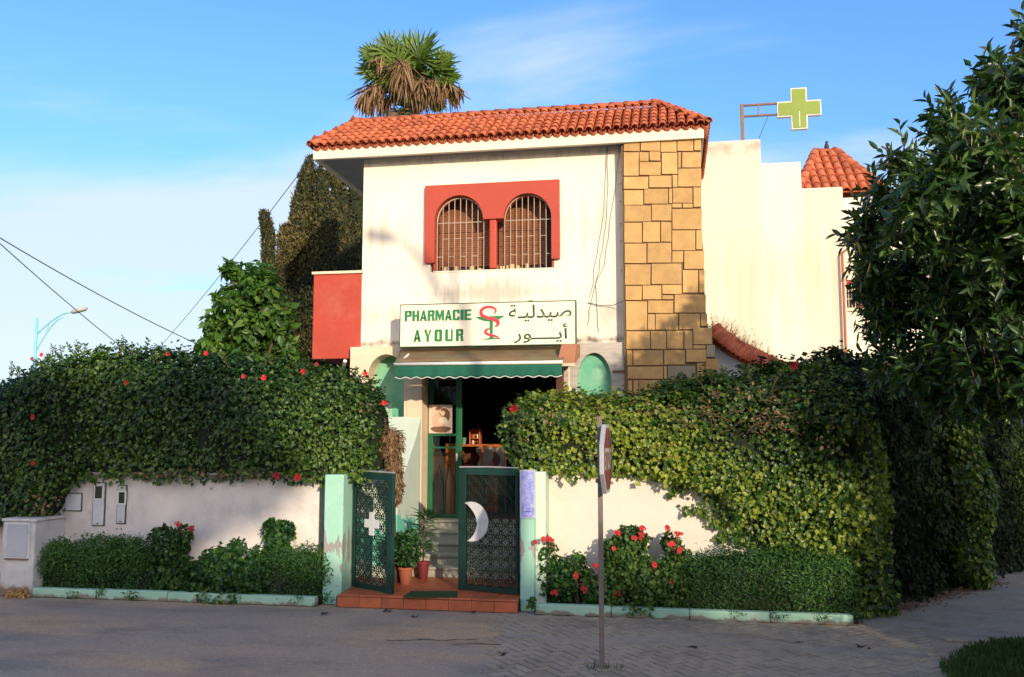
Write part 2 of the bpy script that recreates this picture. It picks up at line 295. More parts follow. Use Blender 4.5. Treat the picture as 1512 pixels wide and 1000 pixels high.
def bx(name, b, m, parent=None, bevel=.006, loc=None): return MB().box(*b).build(name, m, parent, loc, bevel=bevel)
def inst(name, src, parent, loc, rot=(0, 0, 0), sc=(1, 1, 1)):
    """another object that shares src's mesh data; loc in world coordinates"""
    o = bpy.data.objects.new(name, src); C.objects.link(o)
    o.location = Vector(loc)-org(parent); o.rotation_euler = rot; o.scale = sc
    if parent: o.parent = parent
    return o
def mesh_of(mb, m, smooth=False):
    me = bpy.data.meshes.new('shared'); me.from_pydata(mb.v, [], mb.f)
    for x in (m if isinstance(m, (list, tuple)) else [m]): me.materials.append(x)
    if smooth: me.polygons.foreach_set('use_smooth', [True]*len(mb.f))
    me.update(); return me

# ---- leaves in bulk (numpy)
def unit(a): return a/np.maximum(np.linalg.norm(a, axis=1, keepdims=True), 1e-9)
def leafmesh(name, P, Nn, T, Ls, Ws, m, parent=None, loc=None, tint=None, fold=.25, droop=.0, seg=1, kind='stuff'):
    """folded leaves: base P, face normal Nn, direction T, length and width arrays"""
    n = len(P); T = unit(T - Nn*np.sum(T*Nn, axis=1, keepdims=True)); S = np.cross(Nn, T); Ls = Ls[:, None]; Ws = Ws[:, None]
    if seg == 1:
        V = np.stack([P, P+T*Ls*.42+S*Ws*.5+Nn*Ws*fold*.5, P+T*Ls*.5-Nn*Ws*fold*.5, P+T*Ls*.42-S*Ws*.5+Nn*Ws*fold*.5, P+T*Ls-Nn*Ls*droop], 1)
        F = np.array([[0, 2, 1], [1, 2, 4], [0, 3, 2], [3, 4, 2]])
    else:
        def q(t, w, d): return P+T*Ls*t+S*Ws*w+Nn*(Ws*fold*(abs(w)*2)-Ls*d)
        V = np.stack([P, q(.3, .42, droop*.1), q(.3, 0, droop*.1)-Nn*Ws*fold*.3, q(.3, -.42, droop*.1), q(.65, .4, droop*.45), q(.65, 0, droop*.45)-Nn*Ws*fold*.3, q(.65, -.4, droop*.45), q(1, 0, droop)], 1)
        F = np.array([[0, 2, 1], [0, 3, 2], [1, 2, 5], [1, 5, 4], [2, 3, 6], [2, 6, 5], [4, 5, 7], [5, 6, 7]])
    k = V.shape[1]; nf = len(F)
    faces = (F[None]+(np.arange(n)*k)[:, None, None]).reshape(-1)
    me = bpy.data.meshes.new(name); me.vertices.add(n*k)
    off = np.array(org(parent) if parent else Vector(loc or (0, 0, 0)))
    me.vertices.foreach_set('co', (V.reshape(-1, 3)-off).astype(np.float32).ravel())
    me.loops.add(n*nf*3); me.loops.foreach_set('vertex_index', faces.astype(np.int32))
    me.polygons.add(n*nf); me.polygons.foreach_set('loop_start', (np.arange(n*nf)*3).astype(np.int32))
    me.update(calc_edges=True)
    at = me.attributes.new('tint', 'FLOAT', 'POINT')
    if tint is None: tint = RNG.random(n)
    at.data.foreach_set('value', np.repeat(tint, k).astype(np.float32)); me.materials.append(m)
    o = bpy.data.objects.new(name, me); C.objects.link(o)
    if parent: o.parent = parent
    else: o.location = off
    ORG[o.name] = Vector(off)
    if kind: o['kind'] = kind
    return o
def vnoise(P, f, seed=0.0):
    P = P*f+seed
    return (np.sin(P[:, 0]*1.7+np.sin(P[:, 1]*2.3+P[:, 2]))+np.sin(P[:, 1]*1.9+np.sin(P[:, 2]*2.1+P[:, 0]*.7))+np.sin(P[:, 2]*2.2+np.sin(P[:, 0]*1.3+P[:, 1]*1.1)))/3
def ellpts(ells, n, lump=.12, depth=.18, back=.5, zmin=-9):
    E = np.array(ells, float); area = (E[:, 3]*E[:, 4]+E[:, 3]*E[:, 5]+E[:, 4]*E[:, 5]); idx = RNG.choice(len(E), int(n*1.8), p=area/area.sum())
    d = unit(RNG.normal(size=(len(idx), 3))); r = 1-np.abs(RNG.normal(size=len(idx)))*depth+.03
    c = E[idx, :3]; ra = E[idx, 3:]; base = c+d*ra; r = r+lump*vnoise(base, 3.1/ra.mean()**.5*.6)
    P = c+d*ra*r[:, None]; nn = unit(d/ra); keep = np.ones(len(P), bool)
    for j, e in enumerate(E):
        q = (((P-e[:3])/e[3:])**2).sum(1); keep &= ~((q < .72) & (idx != j))
    keep &= (nn[:, 1] < .25) | (RNG.random(len(P)) < back); keep &= P[:, 2] > zmin
    P = P[keep][:n]; nn = nn[keep][:n]; return P, nn
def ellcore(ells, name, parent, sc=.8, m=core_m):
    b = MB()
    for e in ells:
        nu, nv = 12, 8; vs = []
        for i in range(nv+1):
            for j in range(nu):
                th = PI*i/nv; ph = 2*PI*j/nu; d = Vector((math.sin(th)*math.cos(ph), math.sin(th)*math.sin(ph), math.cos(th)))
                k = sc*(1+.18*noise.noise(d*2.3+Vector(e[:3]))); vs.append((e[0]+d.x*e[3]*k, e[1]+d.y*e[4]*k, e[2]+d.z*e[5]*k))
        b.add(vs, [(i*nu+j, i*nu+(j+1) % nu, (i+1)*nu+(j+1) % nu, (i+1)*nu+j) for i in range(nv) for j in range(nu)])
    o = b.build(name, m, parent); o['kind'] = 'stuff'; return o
def foliage(ells, n, L, asp, m, parent, name='foliage', lump=.12, depth=.18, down=.5, out=.3, jit=.45, fold=.3, zmin=-9, back=.5, tgrad=.25, tmul=1.0, lvar=.35):
    P, nn = ellpts(ells, n, lump, depth, back, zmin); k = len(P)
    Nn = unit(nn+RNG.normal(size=(k, 3))*jit+np.array([0, -.1, .25])); T = RNG.normal(size=(k, 3))*.6+nn*out+np.array([0, 0, -down])
    Ls = L*(1+lvar*RNG.normal(size=k)).clip(.4, 1.8); t = (RNG.random(k)*.8+.2*RNG.random(k)+tgrad*vnoise(P, 1.3, 4.0)).clip(0, 1)*tmul
    return leafmesh(name, P, Nn, T, Ls, Ls*asp, m, parent, tint=t, fold=fold)
def tuftflower(c, r, k=6):
    """a ruffled five-petalled bloom"""
    b = MB()
    for i in range(k):
        a = 2*PI*i/k+random.random()*.4; d = Vector((math.cos(a), -.35+random.uniform(-.2, .2), math.sin(a))).normalized(); s = Vector((-math.sin(a), 0, math.cos(a)))
        c = Vector(c); b.add([c, c+d*r*.7+s*r*.38, c+d*r+Vector((0, -r*.2, 0)), c+d*r*.7-s*r*.38, c+d*r*.5+Vector((0, -.15*r, 0))], [(0, 4, 1), (1, 4, 2), (0, 3, 4), (3, 2, 4)])
    b.tube([c, c+Vector((r*.2, -r*.9, -r*.1))], r*.06, 5)
    return b

# ================================================================== GROUND
def poly_sheet(name, pts, z, m, parent=None):
    me = bpy.data.meshes.new(name); me.from_pydata([(x, y, z) for x, y in pts], [], [tuple(range(len(pts)))]); me.materials.append(m)
    o = link(name, me, parent); return o
tag(poly_sheet('ground', [(-400, -200), (400, -200), (400, 900), (-400, 900)], -.008, earth), kind='structure')
road = tag(poly_sheet('pavement', [(-60, -30), (60, -30), (60, 10.2), (3.1, 10.2), (2.1, 10.9), (1.9, 11.3), (-60, 11.3)], -.004, asphalt), kind='structure')
# driveway climbing past the hedge
drv = tag(poly_sheet('driveway', [(2.1, 10.6), (2.75, 10.1), (4.6, 10.2), (14, 16), (14, 26), (12, 26), (1.95, 11.4)], 0, concrete), kind='structure')
bx('kerb_strip', (2.7, 10.02, -.003, 9, 10.12, .03), concrete, drv, .01)
# clay pavers in diagonal courses in front of the gate and the right bed
tag(poly_sheet('paver_bed', [(-1.3, 6.7), (2.05, 6.7), (2.45, 10.1), (2.0, 10.52), (-1.88, 10.52), (-1.7, 9)], -.0025, mat('joint_sand', (.05, .042, .035), .95)), kind='structure')
pv = MB().box(-.098, -.048, -.03, .098, .048, .0); pv_src = []
for k in range(3):
    b = MB(); w = .092; d = .0425; h = .012
    b.add([(-w,-d,-.02),(w,-d,-.02),(w,d,-.02),(-w,d,-.02),(-w,-d,h-.003),(w,-d,h-.003),(w,d,h-.003),(-w,d,h-.003),(-w+.006,-d+.006,h),(w-.006,-d+.006,h),(w-.006,d-.006,h),(-w+.006,d-.006,h)],
          [(0,1,5,4),(1,2,6,5),(2,3,7,6),(3,0,4,7),(4,5,9,8),(5,6,10,9),(6,7,11,10),(7,4,8,11),(8,9,10,11)]); pv_src.append(mesh_of(b, paver_m))
cells = []
ang = R(38)
for i in range(-60, 60):
    for j in range(-60, 60):
        # herringbone of 2:1 bricks
        k = (i-j) % 4
        if k == 0: cx, cy, a = i+1, j+.5, 0
        elif k == 3: cx, cy, a = i+.5, j+1, 90
        else: continue
        x = cx*.1; y = cy*.1; X = x*math.cos(ang)-y*math.sin(ang)+.6; Y = x*math.sin(ang)+y*math.cos(ang)+9.2
        edge = -2.0+(10.6-Y)*.15
        if Y > 10.60 or Y < 6.6 or X < edge or X > 2.55-(10.2-Y)*.12: continue
        cells.append(((X**2+Y**2), X, Y, ang+R(a)))
cells.sort(); rest = MB()
for n, (d, X, Y, a) in enumerate(cells):
    z = random.uniform(-.003, .005); rx = random.uniform(-.03, .03)
    if n < 300: inst('paver', pv_src[n % 3], road, (X, Y, z), (rx, random.uniform(-.015, .015), a+random.uniform(-.03, .03)))
    else:
        m = Matrix.Translation((X, Y, z)) @ Euler((rx, 0, a+random.uniform(-.03, .03))).to_matrix().to_4x4()
        s = pv_src[0]; rest.add([m @ v.co for v in s.vertices], [tuple(p.vertices) for p in s.polygons])
if rest.v: tag(rest.build('pavers', paver_m, road), kind='stuff')
b = MB(); pts = []
for i in range(26): x = -1.75+4.1*i/25; pts.append((x, 9.28+.10*math.sin(x*2.6)+random.uniform(-.03, .03)))
for i in range(25, -1, -1): x = -1.75+4.1*i/25; pts.append((x, 9.66+.13*math.sin(x*2.1+1)+random.uniform(-.04, .04)))
b.slab(pts, .0, .0135).build('screed_patch', concrete, road)
# cracks, patched screed and litter on the paving
b = MB()
for (x0, y0, x1, y1, w) in [(-2.2, 9.05, -1.0, 9.25, .012), (-1.0, 9.25, .2, 9.12, .01), (.9, 9.35, 1.6, 9.0, .014), (1.6, 9.0, 2.4, 9.2, .01), (-2.9, 9.1, -2.0, 9.3, .012)]:
    n = 9; a = Vector((x0, y0, 0)); c = Vector((x1, y1, 0)); pts = []
    for i in range(n+1): pts.append(a.lerp(c, i/n)+Vector((0, random.uniform(-.03, .03), 0)))
    for i in range(n):
        ww = w*random.uniform(.4, 1.2); p, q = pts[i], pts[i+1]; b.add([(p.x, p.y-ww, .0012), (q.x, q.y-ww*.8, .0012), (q.x, q.y+ww*.6, .0012), (p.x, p.y+ww, .0012)], [(0, 1, 2, 3)])
b.build('crack', mat('crack_dark', (.03, .028, .026), .95), road)
for (px, py, s) in [(745, 968, .05), (1025, 957, .06), (1270, 957, .07), (570, 903, .05), (612, 912, .04), (700, 905, .035), (1182, 951, .04), (480, 907, .05)]:
    g = G(px, py); b = MB(); 
    for _ in range(5):
        a = random.random()*6.28; c = Vector((g.x+random.gauss(0, s*.5), g.y+random.gauss(0, s*.6), .012)); e = Vector((math.cos(a), math.sin(a), random.uniform(-.1, .5)))*s*.8; f = Vector((-math.sin(a), math.cos(a), random.uniform(-.3, .3)))*s*.35
        b.add([c-e, c+f, c+e, c-f, c+Vector((0, 0, .01))], [(0, 1, 4), (1, 2, 4), (2, 3, 4), (3, 0, 4)])
    
    o = b.build('dry_leaf_litter', mat('litter', (.035, .03, .02), .95), None, (g.x, g.y, 0))
    tag(o, {745: 'small dark leaf clump lying at the left end of the pavement crack', 1025: 'dark leaf scrap on the brick paving right of the stop sign pole', 1270: 'dark flattened leaf scrap below the end of the mint kerb', 570: 'dark scrap on the pavement before the left edge of the gate step',
            612: 'little dark scrap on the pavement before the cross gate leaf', 700: 'tiny dark scrap at the foot of the orange step below the crescent gate', 1182: 'small dark scrap on the paving under the trimmed right hedge', 480: 'dark scrap at the foot of the mint left gate pillar'}[px], 'debris')
# grass at the lower right corner
def grass():
    pts = []
    poly = [tuple(G(*p)[:2]) for p in [(1392, 988), (1425, 962), (1470, 950), (1530, 947), (1700, 940), (1900, 1010), (1500, 1060), (1400, 1010)]]
    tag(poly_sheet('lawn_soil', poly, .003, soil), kind='structure')
    xs = [p[0] for p in poly]; ys = [p[1] for p in poly]
    def inside(x, y):
        c = False; n = len(poly)
        for i in range(n):
            x0, y0 = poly[i]; x1, y1 = poly[(i+1) % n]
            if (y0 > y) != (y1 > y) and x < (x1-x0)*(y-y0)/(y1-y0)+x0: c = not c
        return c
    while len(pts) < 16000:
        x = random.uniform(min(xs), max(xs)); y = random.uniform(min(ys), max(ys))
        if inside(x+random.uniform(-.05, .05), y+random.uniform(-.05, .05)): pts.append((x, y, 0))
    P = np.array(pts); n = len(P); a = RNG.random(n)*2*PI; Nn = np.stack([np.cos(a), np.sin(a), .2*np.ones(n)], 1)
    T = np.stack([RNG.normal(size=n)*.5, RNG.normal(size=n)*.5, np.ones(n)], 1); Ls = .05+.05*RNG.random(n)
    tag(leafmesh('grass', P, unit(Nn), T, Ls, Ls*.12+.004, grass_m), kind='stuff', label='short dark green grass at the corner of the driveway', cat='grass')
grass()

# ================================================================== THE PHARMACY HOUSE
F0 = 13.30     # upper facade plane
FB = thing('pharmacy_house', (-2.5, 13.3, 0), 'two storey white house with terracotta roof, red arched window and yellow stone pier', 'house')
XL = -4.73; XS0 = XW(919.5, 400, 13.08); XR = .44; ZT = 6.42
zledge = 3.40
wx0, wx1 = XW(636, 340, F0), XW(818, 340, F0); wz0, wz1 = 4.575, 5.93
wl = MB()
wl.box(XL, F0, zledge, wx0, F0+.35, ZT).box(wx1, F0, zledge, XR, F0+.35, ZT).box(wx0, F0, zledge, wx1, F0+.35, wz0).box(wx0, F0, wz1, wx1, F0+.35, ZT)
wl.box(XL, F0+.35, 0, XL+.25, 17.5, ZT).box(XR-.25, F0+.35, 0, XR-.01, 17.5, ZT).box(XL+.25, 17.2, 0, XR-.25, 17.5, ZT)
wl.box(XL+.25, F0+.35, 3.15, XR-.25, 17.2, 3.40).box(XL+.25, F0+.35, 6.3, XR-.25, 17.2, ZT)
wm = mat('facade_plaster', (.82, .75, .61), .85, .04, 1.2, .25, 60, col2=(.75, .65, .52), cscale=.7, cthr=(.5, .95))
add_patch(wm, (.22, .17, .13), 3.30, 3.66, 7, .53, .3); add_patch(wm, (.60, .50, .40), 3.4, 4.4, 2.2, .6, .3, stretch=(3, 1, .5))
add_patch(wm, (.66, .55, .42), 3.0, 7.5, 1.5, .68, .25, stretch=(5, 1, .35)); add_patch(wm, (.60, .52, .42), 6.0, 6.7, 2.5, .66, .25, stretch=(4, 1, .6))
add_patch(wm, (.56, .48, .38), 3.85, 4.62, 2.2, .60, .3, xr=(-4.2, -1.1), stretch=(6, 1, .5))
wl.build('wall', wm, FB)
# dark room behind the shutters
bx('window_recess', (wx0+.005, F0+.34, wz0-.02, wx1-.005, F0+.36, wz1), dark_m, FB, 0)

# ---- red double-arched window surround
ws = thing_part = None
def arch_window():
    y0, y1 = F0-.075, F0+.17
    zt = lambda x: 5.925
    L0, L1 = XW(627, 340, y0), XW(826, 340, y0)
    a0, a1 = XW(641.5, 340, y0), XW(713.5, 340, y0); b0, b1 = XW(743.5, 340, y0), XW(814, 340, y0)
    zs = ZW(700, 326, y0)+.02; zb = ZW(720, 385, y0); zlow = ZW(720, 397, y0)
    fr = MB(); n = 20
    def span(x0, x1):
        c = (x0+x1)/2; r = (x1-x0)/2; ztop = zs+r*1.02; xs = [c-r*math.cos(PI*i/n) for i in range(n+1)]; zz = [zs+r*1.02*math.sin(PI*i/n) for i in range(n+1)]
        for i in range(n): fr.prism([(xs[i], zz[i]), (xs[i+1], zz[i+1]), (xs[i+1], 5.925), (xs[i], 5.925)], y0, y1)
    span(a0, a1); span(b0, b1)
    fr.box(a1, y0, zs-.0, b0, y1, 5.925)
    fr.box(L0, y0, zb, a0, F0-.002, 5.925); fr.box(b1, y0, zb, L1, F0-.002, 5.925)
    fr.box(a0-.03, F0-.0021, zlow, a0, y1, 5.9).box(b1, F0-.0021, zlow, b1+.03, y1, 5.9)
    s = fr.build('window_surround', redw, FB)
    col = MB(); cx = (XW(722, 360, y0)+XW(732, 360, y0))/2
    col.box(cx-.055, y0+.03, zlow+.01, cx+.055, y0+.14, zs-.004); col.build('column', redw, s, bevel=.02)
    # roller shutters of slats set back in the opening
    sh = 0; base = MB().box(-.5, -.006, 0, .5, .006, .034); 
    prof = MB().add([(-1, -.008, 0), (1, -.008, 0), (1, -.012, .012), (-1, -.012, .012), (1, -.004, .032), (-1, -.004, .032), (1, .006, .032), (-1, .006, .032), (1, .006, 0), (-1, .006, 0)],
                    [(0, 1, 2, 3), (3, 2, 4, 5), (5, 4, 6, 7), (7, 6, 8, 9), (9, 8, 1, 0)])
    sm = mesh_of(prof, shut_m)
    for k, (x0, x1) in enumerate([(a0-.0, a1+.06), (b0-.12, b1-.16)]):
        shu = MB().prism([(x0-.02, 4.66), (x0, 4.66), (x0, 5.92), (x1, 5.92), (x1, 4.66), (x1+.02, 4.66), (x1+.02, 5.95), (x0-.02, 5.95)], F0+.30, F0+.33).build('roller_shutter', shut_m, FB)
        for i in range(36):
            o = inst('slat', sm, shu, ((x0+x1)/2, F0+.315, 4.70+i*.034), (0, 0, 0), ((x1-x0)/2, 1, 1))
    # wrought bars
    for k, (x0, x1, hz) in enumerate([(a0+.02, a1-.01, ((.62, (0, 2, 4, 6)), (.0, ())),), (b0+.0, b1-.0, ())]):
        g = MB(); r = (x1-x0)/2; c = (x0+x1)/2; yb = F0+.02; nb = 9; xs = [x0+(x1-x0)*i/(nb-1) for i in range(nb)]
        for i, x in enumerate(xs):
            zt = zs+math.sqrt(max(0, r*r-(x-c)**2))
            g.tube([(x, yb, zlow), (x, yb, zt)], .0065, 5)
        g.tube([(c-r*math.cos(PI*i/16), yb, zs+r*math.sin(PI*i/16)) for i in range(17)], .011, 5)
        g.tube([(x0, yb, zs-.02), (x1, yb, zs-.02)], .0065, 5)
        for i in range(nb-1):
            z = zs-.27 if (i+k) % 2 else zs-.55; g.tube([(xs[i], yb, z), (xs[i+1], yb, z)], .0055, 5)
        g.build('window_grille', barm, s)
    sill = MB().box(a0-.03, F0-.01, zlow-.02, b1+.03, F0+.30, zlow)
    sill.build('sill', wm, FB)
    st = MB()
    for i in range(16):
        x = random.uniform(a0+.1, b1-.25); st.box(x, F0+.1, zlow, x+random.uniform(.03, .07), F0+.2, zlow+random.uniform(.02, .10))
    tag(st.build('sill_rubble', mat('old_wood_bits', (.5, .36, .18), .8, .2), FB), kind='stuff')
arch_window()

# ---- red balcony block at the left
rb = MB().box(XW(463, 450, F0), F0-.02, ZW(500, 530, F0), XL-.0, F0+2.2, ZW(500, 405, F0)); rb.build('balcony_wall', redp, FB, bevel=.01)
MB().box(XW(461, 450, F0), F0-.05, ZW(500, 405, F0), XL-.0+.03, F0+2.2, ZW(500, 401, F0)).build('balcony_coping', cream, FB, bevel=.005)
MB().tube([(XW(500, 540, F0), F0+.2, 3.12), (XL-.25, F0-.0, 3.22)], .03, 8).build('white_pipe', whitem, FB)

# ---- roof
YE = 12.99; ZE = 6.565; YR = 14.2; ZR = 7.36; XEL = XW(457, 218, YE)+.02; XER = .60
XRL = XW(530, 180, YR); XRR = XW(965, 155, YR)
ROOF = MB()
yb = 17.0
ROOF.add([(XEL+.05, YE+.05, ZE-.03), (XER-.05, YE+.05, ZE-.03), (XRR, YR, ZR-.04), (XRL, YR, ZR-.04), (XEL+.05, yb, ZE-.03), (XER-.05, yb, ZE-.03), (XRR, yb-.9, ZR-.04), (XRL, yb-.9, ZR-.04)],
         [(0, 1, 2, 3), (1, 5, 6, 2), (5, 4, 7, 6), (4, 0, 3, 7), (3, 2, 6, 7)])
roof = ROOF.build('roof', oldtile_m, FB)
ff = MB().box(XEL+.03, YE+.03, 6.375, XER-.06, YE+.10, 6.535).box(XEL+.03, YE+.10, 6.375, XEL+.10, 17, 6.535).box(XER-.13, YE+.10, 6.375, XER-.06, 17, 6.535)
ff.build('fascia', fascia_m, FB, bevel=.006)
MB().box(XEL+.10, YE+.10, 6.42, XER-.13, 17, 6.45).build('soffit', soffit_m, FB)
def tile_mesh(L=.215, r0=.056, r1=.047, seg=7, th=.012):
    b = MB(); V = []
    for (y, r, z) in ((0, r0, .014), (L, r1, 0)):
        for q in (0, th):
            V += [(-(r-q)*math.cos(PI*i/seg), y, z+(r-q)*math.sin(PI*i/seg)) for i in range(seg+1)]
    n = seg+1; F = []
    for i in range(seg): F += [(i, 2*n+i, 2*n+i+1, i+1), (n+i, n+i+1, 3*n+i+1, 3*n+i), (i, i+1, n+i+1, n+i)]
    return b.add(V, F)
sl = Vector((0, YR-YE, ZR-ZE)); SLEN = sl.length; sang = math.atan2(sl.z, sl.y); rows = 7; rs = SLEN/rows; colw = .1355
tme = [mesh_of(tile_mesh(rs+.035, .056+.002*k, .047), tile_m, True) for k in range(3)]
cols = int((XER-XEL)/colw); cand = []
for i in range(cols+1):
    x = XEL+.03+i*colw
    for r in range(rows):
        s = r/rows
        if x < XEL+(XRL-XEL)*(s)-.02 or x > XER+(XRR-XER)*(s)+.02: continue
        cand.append((r, x))
cand.sort(key=lambda t: (t[0], abs(t[1]+1.5)))
ex = MB()
for n, (r, x) in enumerate(cand):
    s = r/rows; p = Vector((x+random.uniform(-.004, .004), YE+sl.y*s, ZE+sl.z*s+.004))
    rot = (sang+random.uniform(-.02, .02), random.uniform(-.04, .04), random.uniform(-.025, .025))
    if n < 300: inst('roof_tile', tme[n % 3], roof, p, rot)
    else:
        m = Matrix.Translation(p) @ Euler(rot).to_matrix().to_4x4(); s_ = tme[0]; ex.add([m @ v.co for v in s_.vertices], [tuple(q.vertices) for q in s_.polygons])
# pan tiles (the troughs between the columns) and the tiles of the side slopes
for i in range(cols):
    x = XEL+.03+(i+.5)*colw
    for r in range(rows):
        s = r/rows
        if x < XEL+(XRL-XEL)*s or x > XER+(XRR-XER)*s: continue
        p = Vector((x, YE+.015+sl.y*s, ZE+sl.z*s+.02)); m = Matrix.Translation(p) @ Euler((sang, PI, 0)).to_matrix().to_4x4(); s_ = tme[0]
        ex.add([m @ v.co for v in s_.vertices], [tuple(q.vertices) for q in s_.polygons])
for side in (1, -1):
    xe, xr = (XER, XRR) if side > 0 else (XEL, XRL); ln = math.hypot(xr-xe, ZR-ZE); a = math.atan2(ZR-ZE, abs(xr-xe)); nr = 6 if side > 0 else 5
    for j in range(29):
        y = YE+.03+j*colw
        for r in range(nr):
            s = r/nr
            if y < YE+(YR-YE)*s or y > 17: continue
            p = Vector((xe+(xr-xe)*s, y, ZE+(ZR-ZE)*s+.004)); m = Matrix.Translation(p) @ Euler((0, 0, R(90)*side)).to_matrix().to_4x4() @ Euler((a, 0, 0)).to_matrix().to_4x4() @ Matrix.Scale(ln/nr/rs, 4, (0, 1, 0))
            s_ = tme[j % 3]; ex.add([m @ v.co for v in s_.vertices], [tuple(q.vertices) for q in s_.polygons])
tag(ex.build('side_and_trough_tiles', tile_m, roof, smooth=True), kind='stuff')
cap = mesh_of(tile_mesh(.27, .075, .062, 7, .015), tile_m, True)
def caprow(a, b, parent, step=.23, sc=1.0):
    a = Vector(a); b = Vector(b); d = b-a; n = max(1, int(d.length/step)); q = d.to_track_quat('Y', 'Z').to_euler()
    for i in range(n): inst('ridge_tile', cap, parent, a+d*(i/n), (q.x+.02, q.y, q.z+random.uniform(-.03, .03)), (sc, sc, sc))
caprow((XEL, YE-.01, ZE+.02), (XRL, YR, ZR+.03), roof); caprow((XER, YE-.01, ZE+.02), (XRR, YR, ZR+.03), roof); caprow((XRL, YR, ZR), (XRR, YR, ZR), roof)

# ---- yellow stone pier
PYF = 13.08
pier = MB()
prof = [(388, 62), (390, 240), (392, 400), (400, 480), (402, 600), (405, 640), (410, 720), (418, 760), (430, 820), (445, 880), (460, 950), (470, 1000), (490, 1100)]
poly = [(W(880+(x-3)/2.5, 180+y/2.5, PYF+.02).x, W(880+x/2.5, 180+y/2.5, PYF+.02).z) for x, y in prof]
zbot = 0; poly = [(XS0+.002, zbot), (poly[-1][0]+.25, zbot)]+poly[::-1]+[(XS0+.002, poly[0][1])]
pier = MB().prism(poly, PYF+.02, F0-.001).build('stone_pier', joint_m, FB)
SR = [(102,62,162,110),(164,62,238,109),(239,62,298,112),(300,60,360,109),(362,58,388,107),
 (102,112,158,200),(160,111,195,147),(197,110,238,145),(160,149,240,198),(242,114,301,194),(317,112,388,170),(303,172,389,240),(302,112,315,170),
 (102,203,194,249),(196,199,280,244),(282,196,301,242),
 (103,251,175,307),(177,246,267,303),(269,246,281,301),(283,243,357,300),(359,242,390,315),
 (104,308,204,369),(206,305,279,366),(281,320,391,398),(281,302,317,318),(319,302,357,318),
 (104,372,170,447),(172,370,237,445),(239,369,279,443),(281,400,367,475),(369,400,394,471),
 (105,450,187,523),(189,447,279,521),(281,477,323,520),(325,477,400,545),
 (106,526,202,603),(204,523,317,600),(319,547,378,632),(380,547,402,632),
 (108,606,170,659),(172,604,242,657),(244,602,317,637),(244,640,286,656),(289,637,406,705),
 (110,662,189,770),(191,659,286,707),(191,710,218,769),(220,709,304,769),(306,708,384,767),(386,707,411,755),
 (112,773,200,840),(202,772,260,840),(262,771,323,839),(325,770,357,838),(359,760,430,822),
 (114,844,135,900),(137,843,249,900),(251,842,330,898),(332,840,408,888),(407,824,440,870),(359,824,405,838),
 (116,903,249,950),(251,902,262,950),(264,900,368,949),(372,890,402,948),(404,874,455,935),
 (117,954,135,1005),(137,954,157,1005),(159,953,308,1005),(310,953,372,1003),(374,951,430,1003),(432,939,462,1003),
 (118,1009,240,1070),(243,1009,340,1070),(343,1007,460,1070),(119,1074,180,1140),(183,1074,330,1140),(333,1074,470,1140)]
for i, (x0, y0, x1, y1) in enumerate(SR):
    pts = []
    for (x, y) in ((x0, y0), (x1, y0), (x1, y1), (x0, y1)):
        w = W(880+x/2.5, 180+y/2.5, PYF); pts.append((max(w.x, XS0), w.z))
    g = .003; j = lambda: random.uniform(-.003, .003)
    pts = [(pts[0][0]+g+j(), pts[0][1]-g+j()), (pts[1][0]-g+j(), pts[1][1]-g+j()), (pts[2][0]-g+j(), pts[2][1]+g+j()), (pts[3][0]+g+j(), pts[3][1]+g+j())]
    if i == 41: pass
    MB().prism(pts, PYF-random.uniform(0, .018), PYF+.025).build('stone', stone_g if i in (59, 54, 62, 63, 64, 71, 72) and i % 2 else stone_m, pier, bevel=.004)

# ---- ground floor front: cream block with green arched niches, posts, door opening
F1 = 13.15
def arch_block(x0, x1, a0, a1, zs, ztop, zb, y0, y1, m, name, parent):
    b = MB(); c = (a0+a1)/2; r = (a1-a0)/2; rz = ztop-zs; n = 20; zt = zledge+.02
    xs = [c-r*math.cos(PI*i/n) for i in range(n+1)]; zz = [zs+rz*math.sin(PI*i/n) for i in range(n+1)]
    for i in range(n): b.prism([(xs[i], zz[i]), (xs[i+1], zz[i+1]), (xs[i+1], zt), (xs[i], zt)], y0, y1)
    b.box(x0, y0, zb, a0, y1, zt).box(a1, y0, zb, x1, y1, zt)
    return b.build(name, m, parent)
lx0 = XW(517, 540, F1); lx1 = XW(600, 600, F1)
arch_block(lx0, lx1, XW(543, 560, F1), XW(597, 560, F1), 2.95, 3.30, 0, F1, F1+.34, cream, 'niche_block', FB)
MB().box(lx0+.03, F1+.34, 0, lx1, F1+.37, 3.4).build('niche_back', teal, FB)
MB().box(XW(543, 560, F1)-.01, F1+.33, 1.0, XW(570, 560, F1), F1+.338, 2.55).build('niche_lit_patch', mint, FB)  # lit shape in the niche put in as a paler mint slab
rx0 = XW(829, 600, F1); rx1 = XW(924.5, 600, F1)
na0, na1 = XW(852.5, 560, F1), XW(902.5, 560, F1)
arch_block(rx0, rx1, na0, na1, ZW(878, 562, F1), ZW(878, 521, F1), 0, F1, F1+.10, marble, 'niche_block', FB)
MB().box(rx0+.03, F1+.10, 0, rx1, F1+.14, 3.4).build('niche_back', teal, FB)
MB().box(XW(905, 545, F1), F1-.008, ZW(915, 551, F1), rx1, F1-.001, ZW(915, 547, F1)).build('slot', joint_m, FB)
MB().box(rx0, F1+.14, 0, XR, F1+.4, 3.38).build('wall', wm, FB)
# lintel above the door
dx0 = XW(622.5, 650, F1); dx1 = rx0
MB().box(lx1, F1, 3.12, rx0, F1+.34, zledge+.019).build('lintel', cream, FB)
MB().box(lx1+.001, F1, .0, dx0, F1+.42, 3.119).build('door_post', cream, FB, bevel=.008)

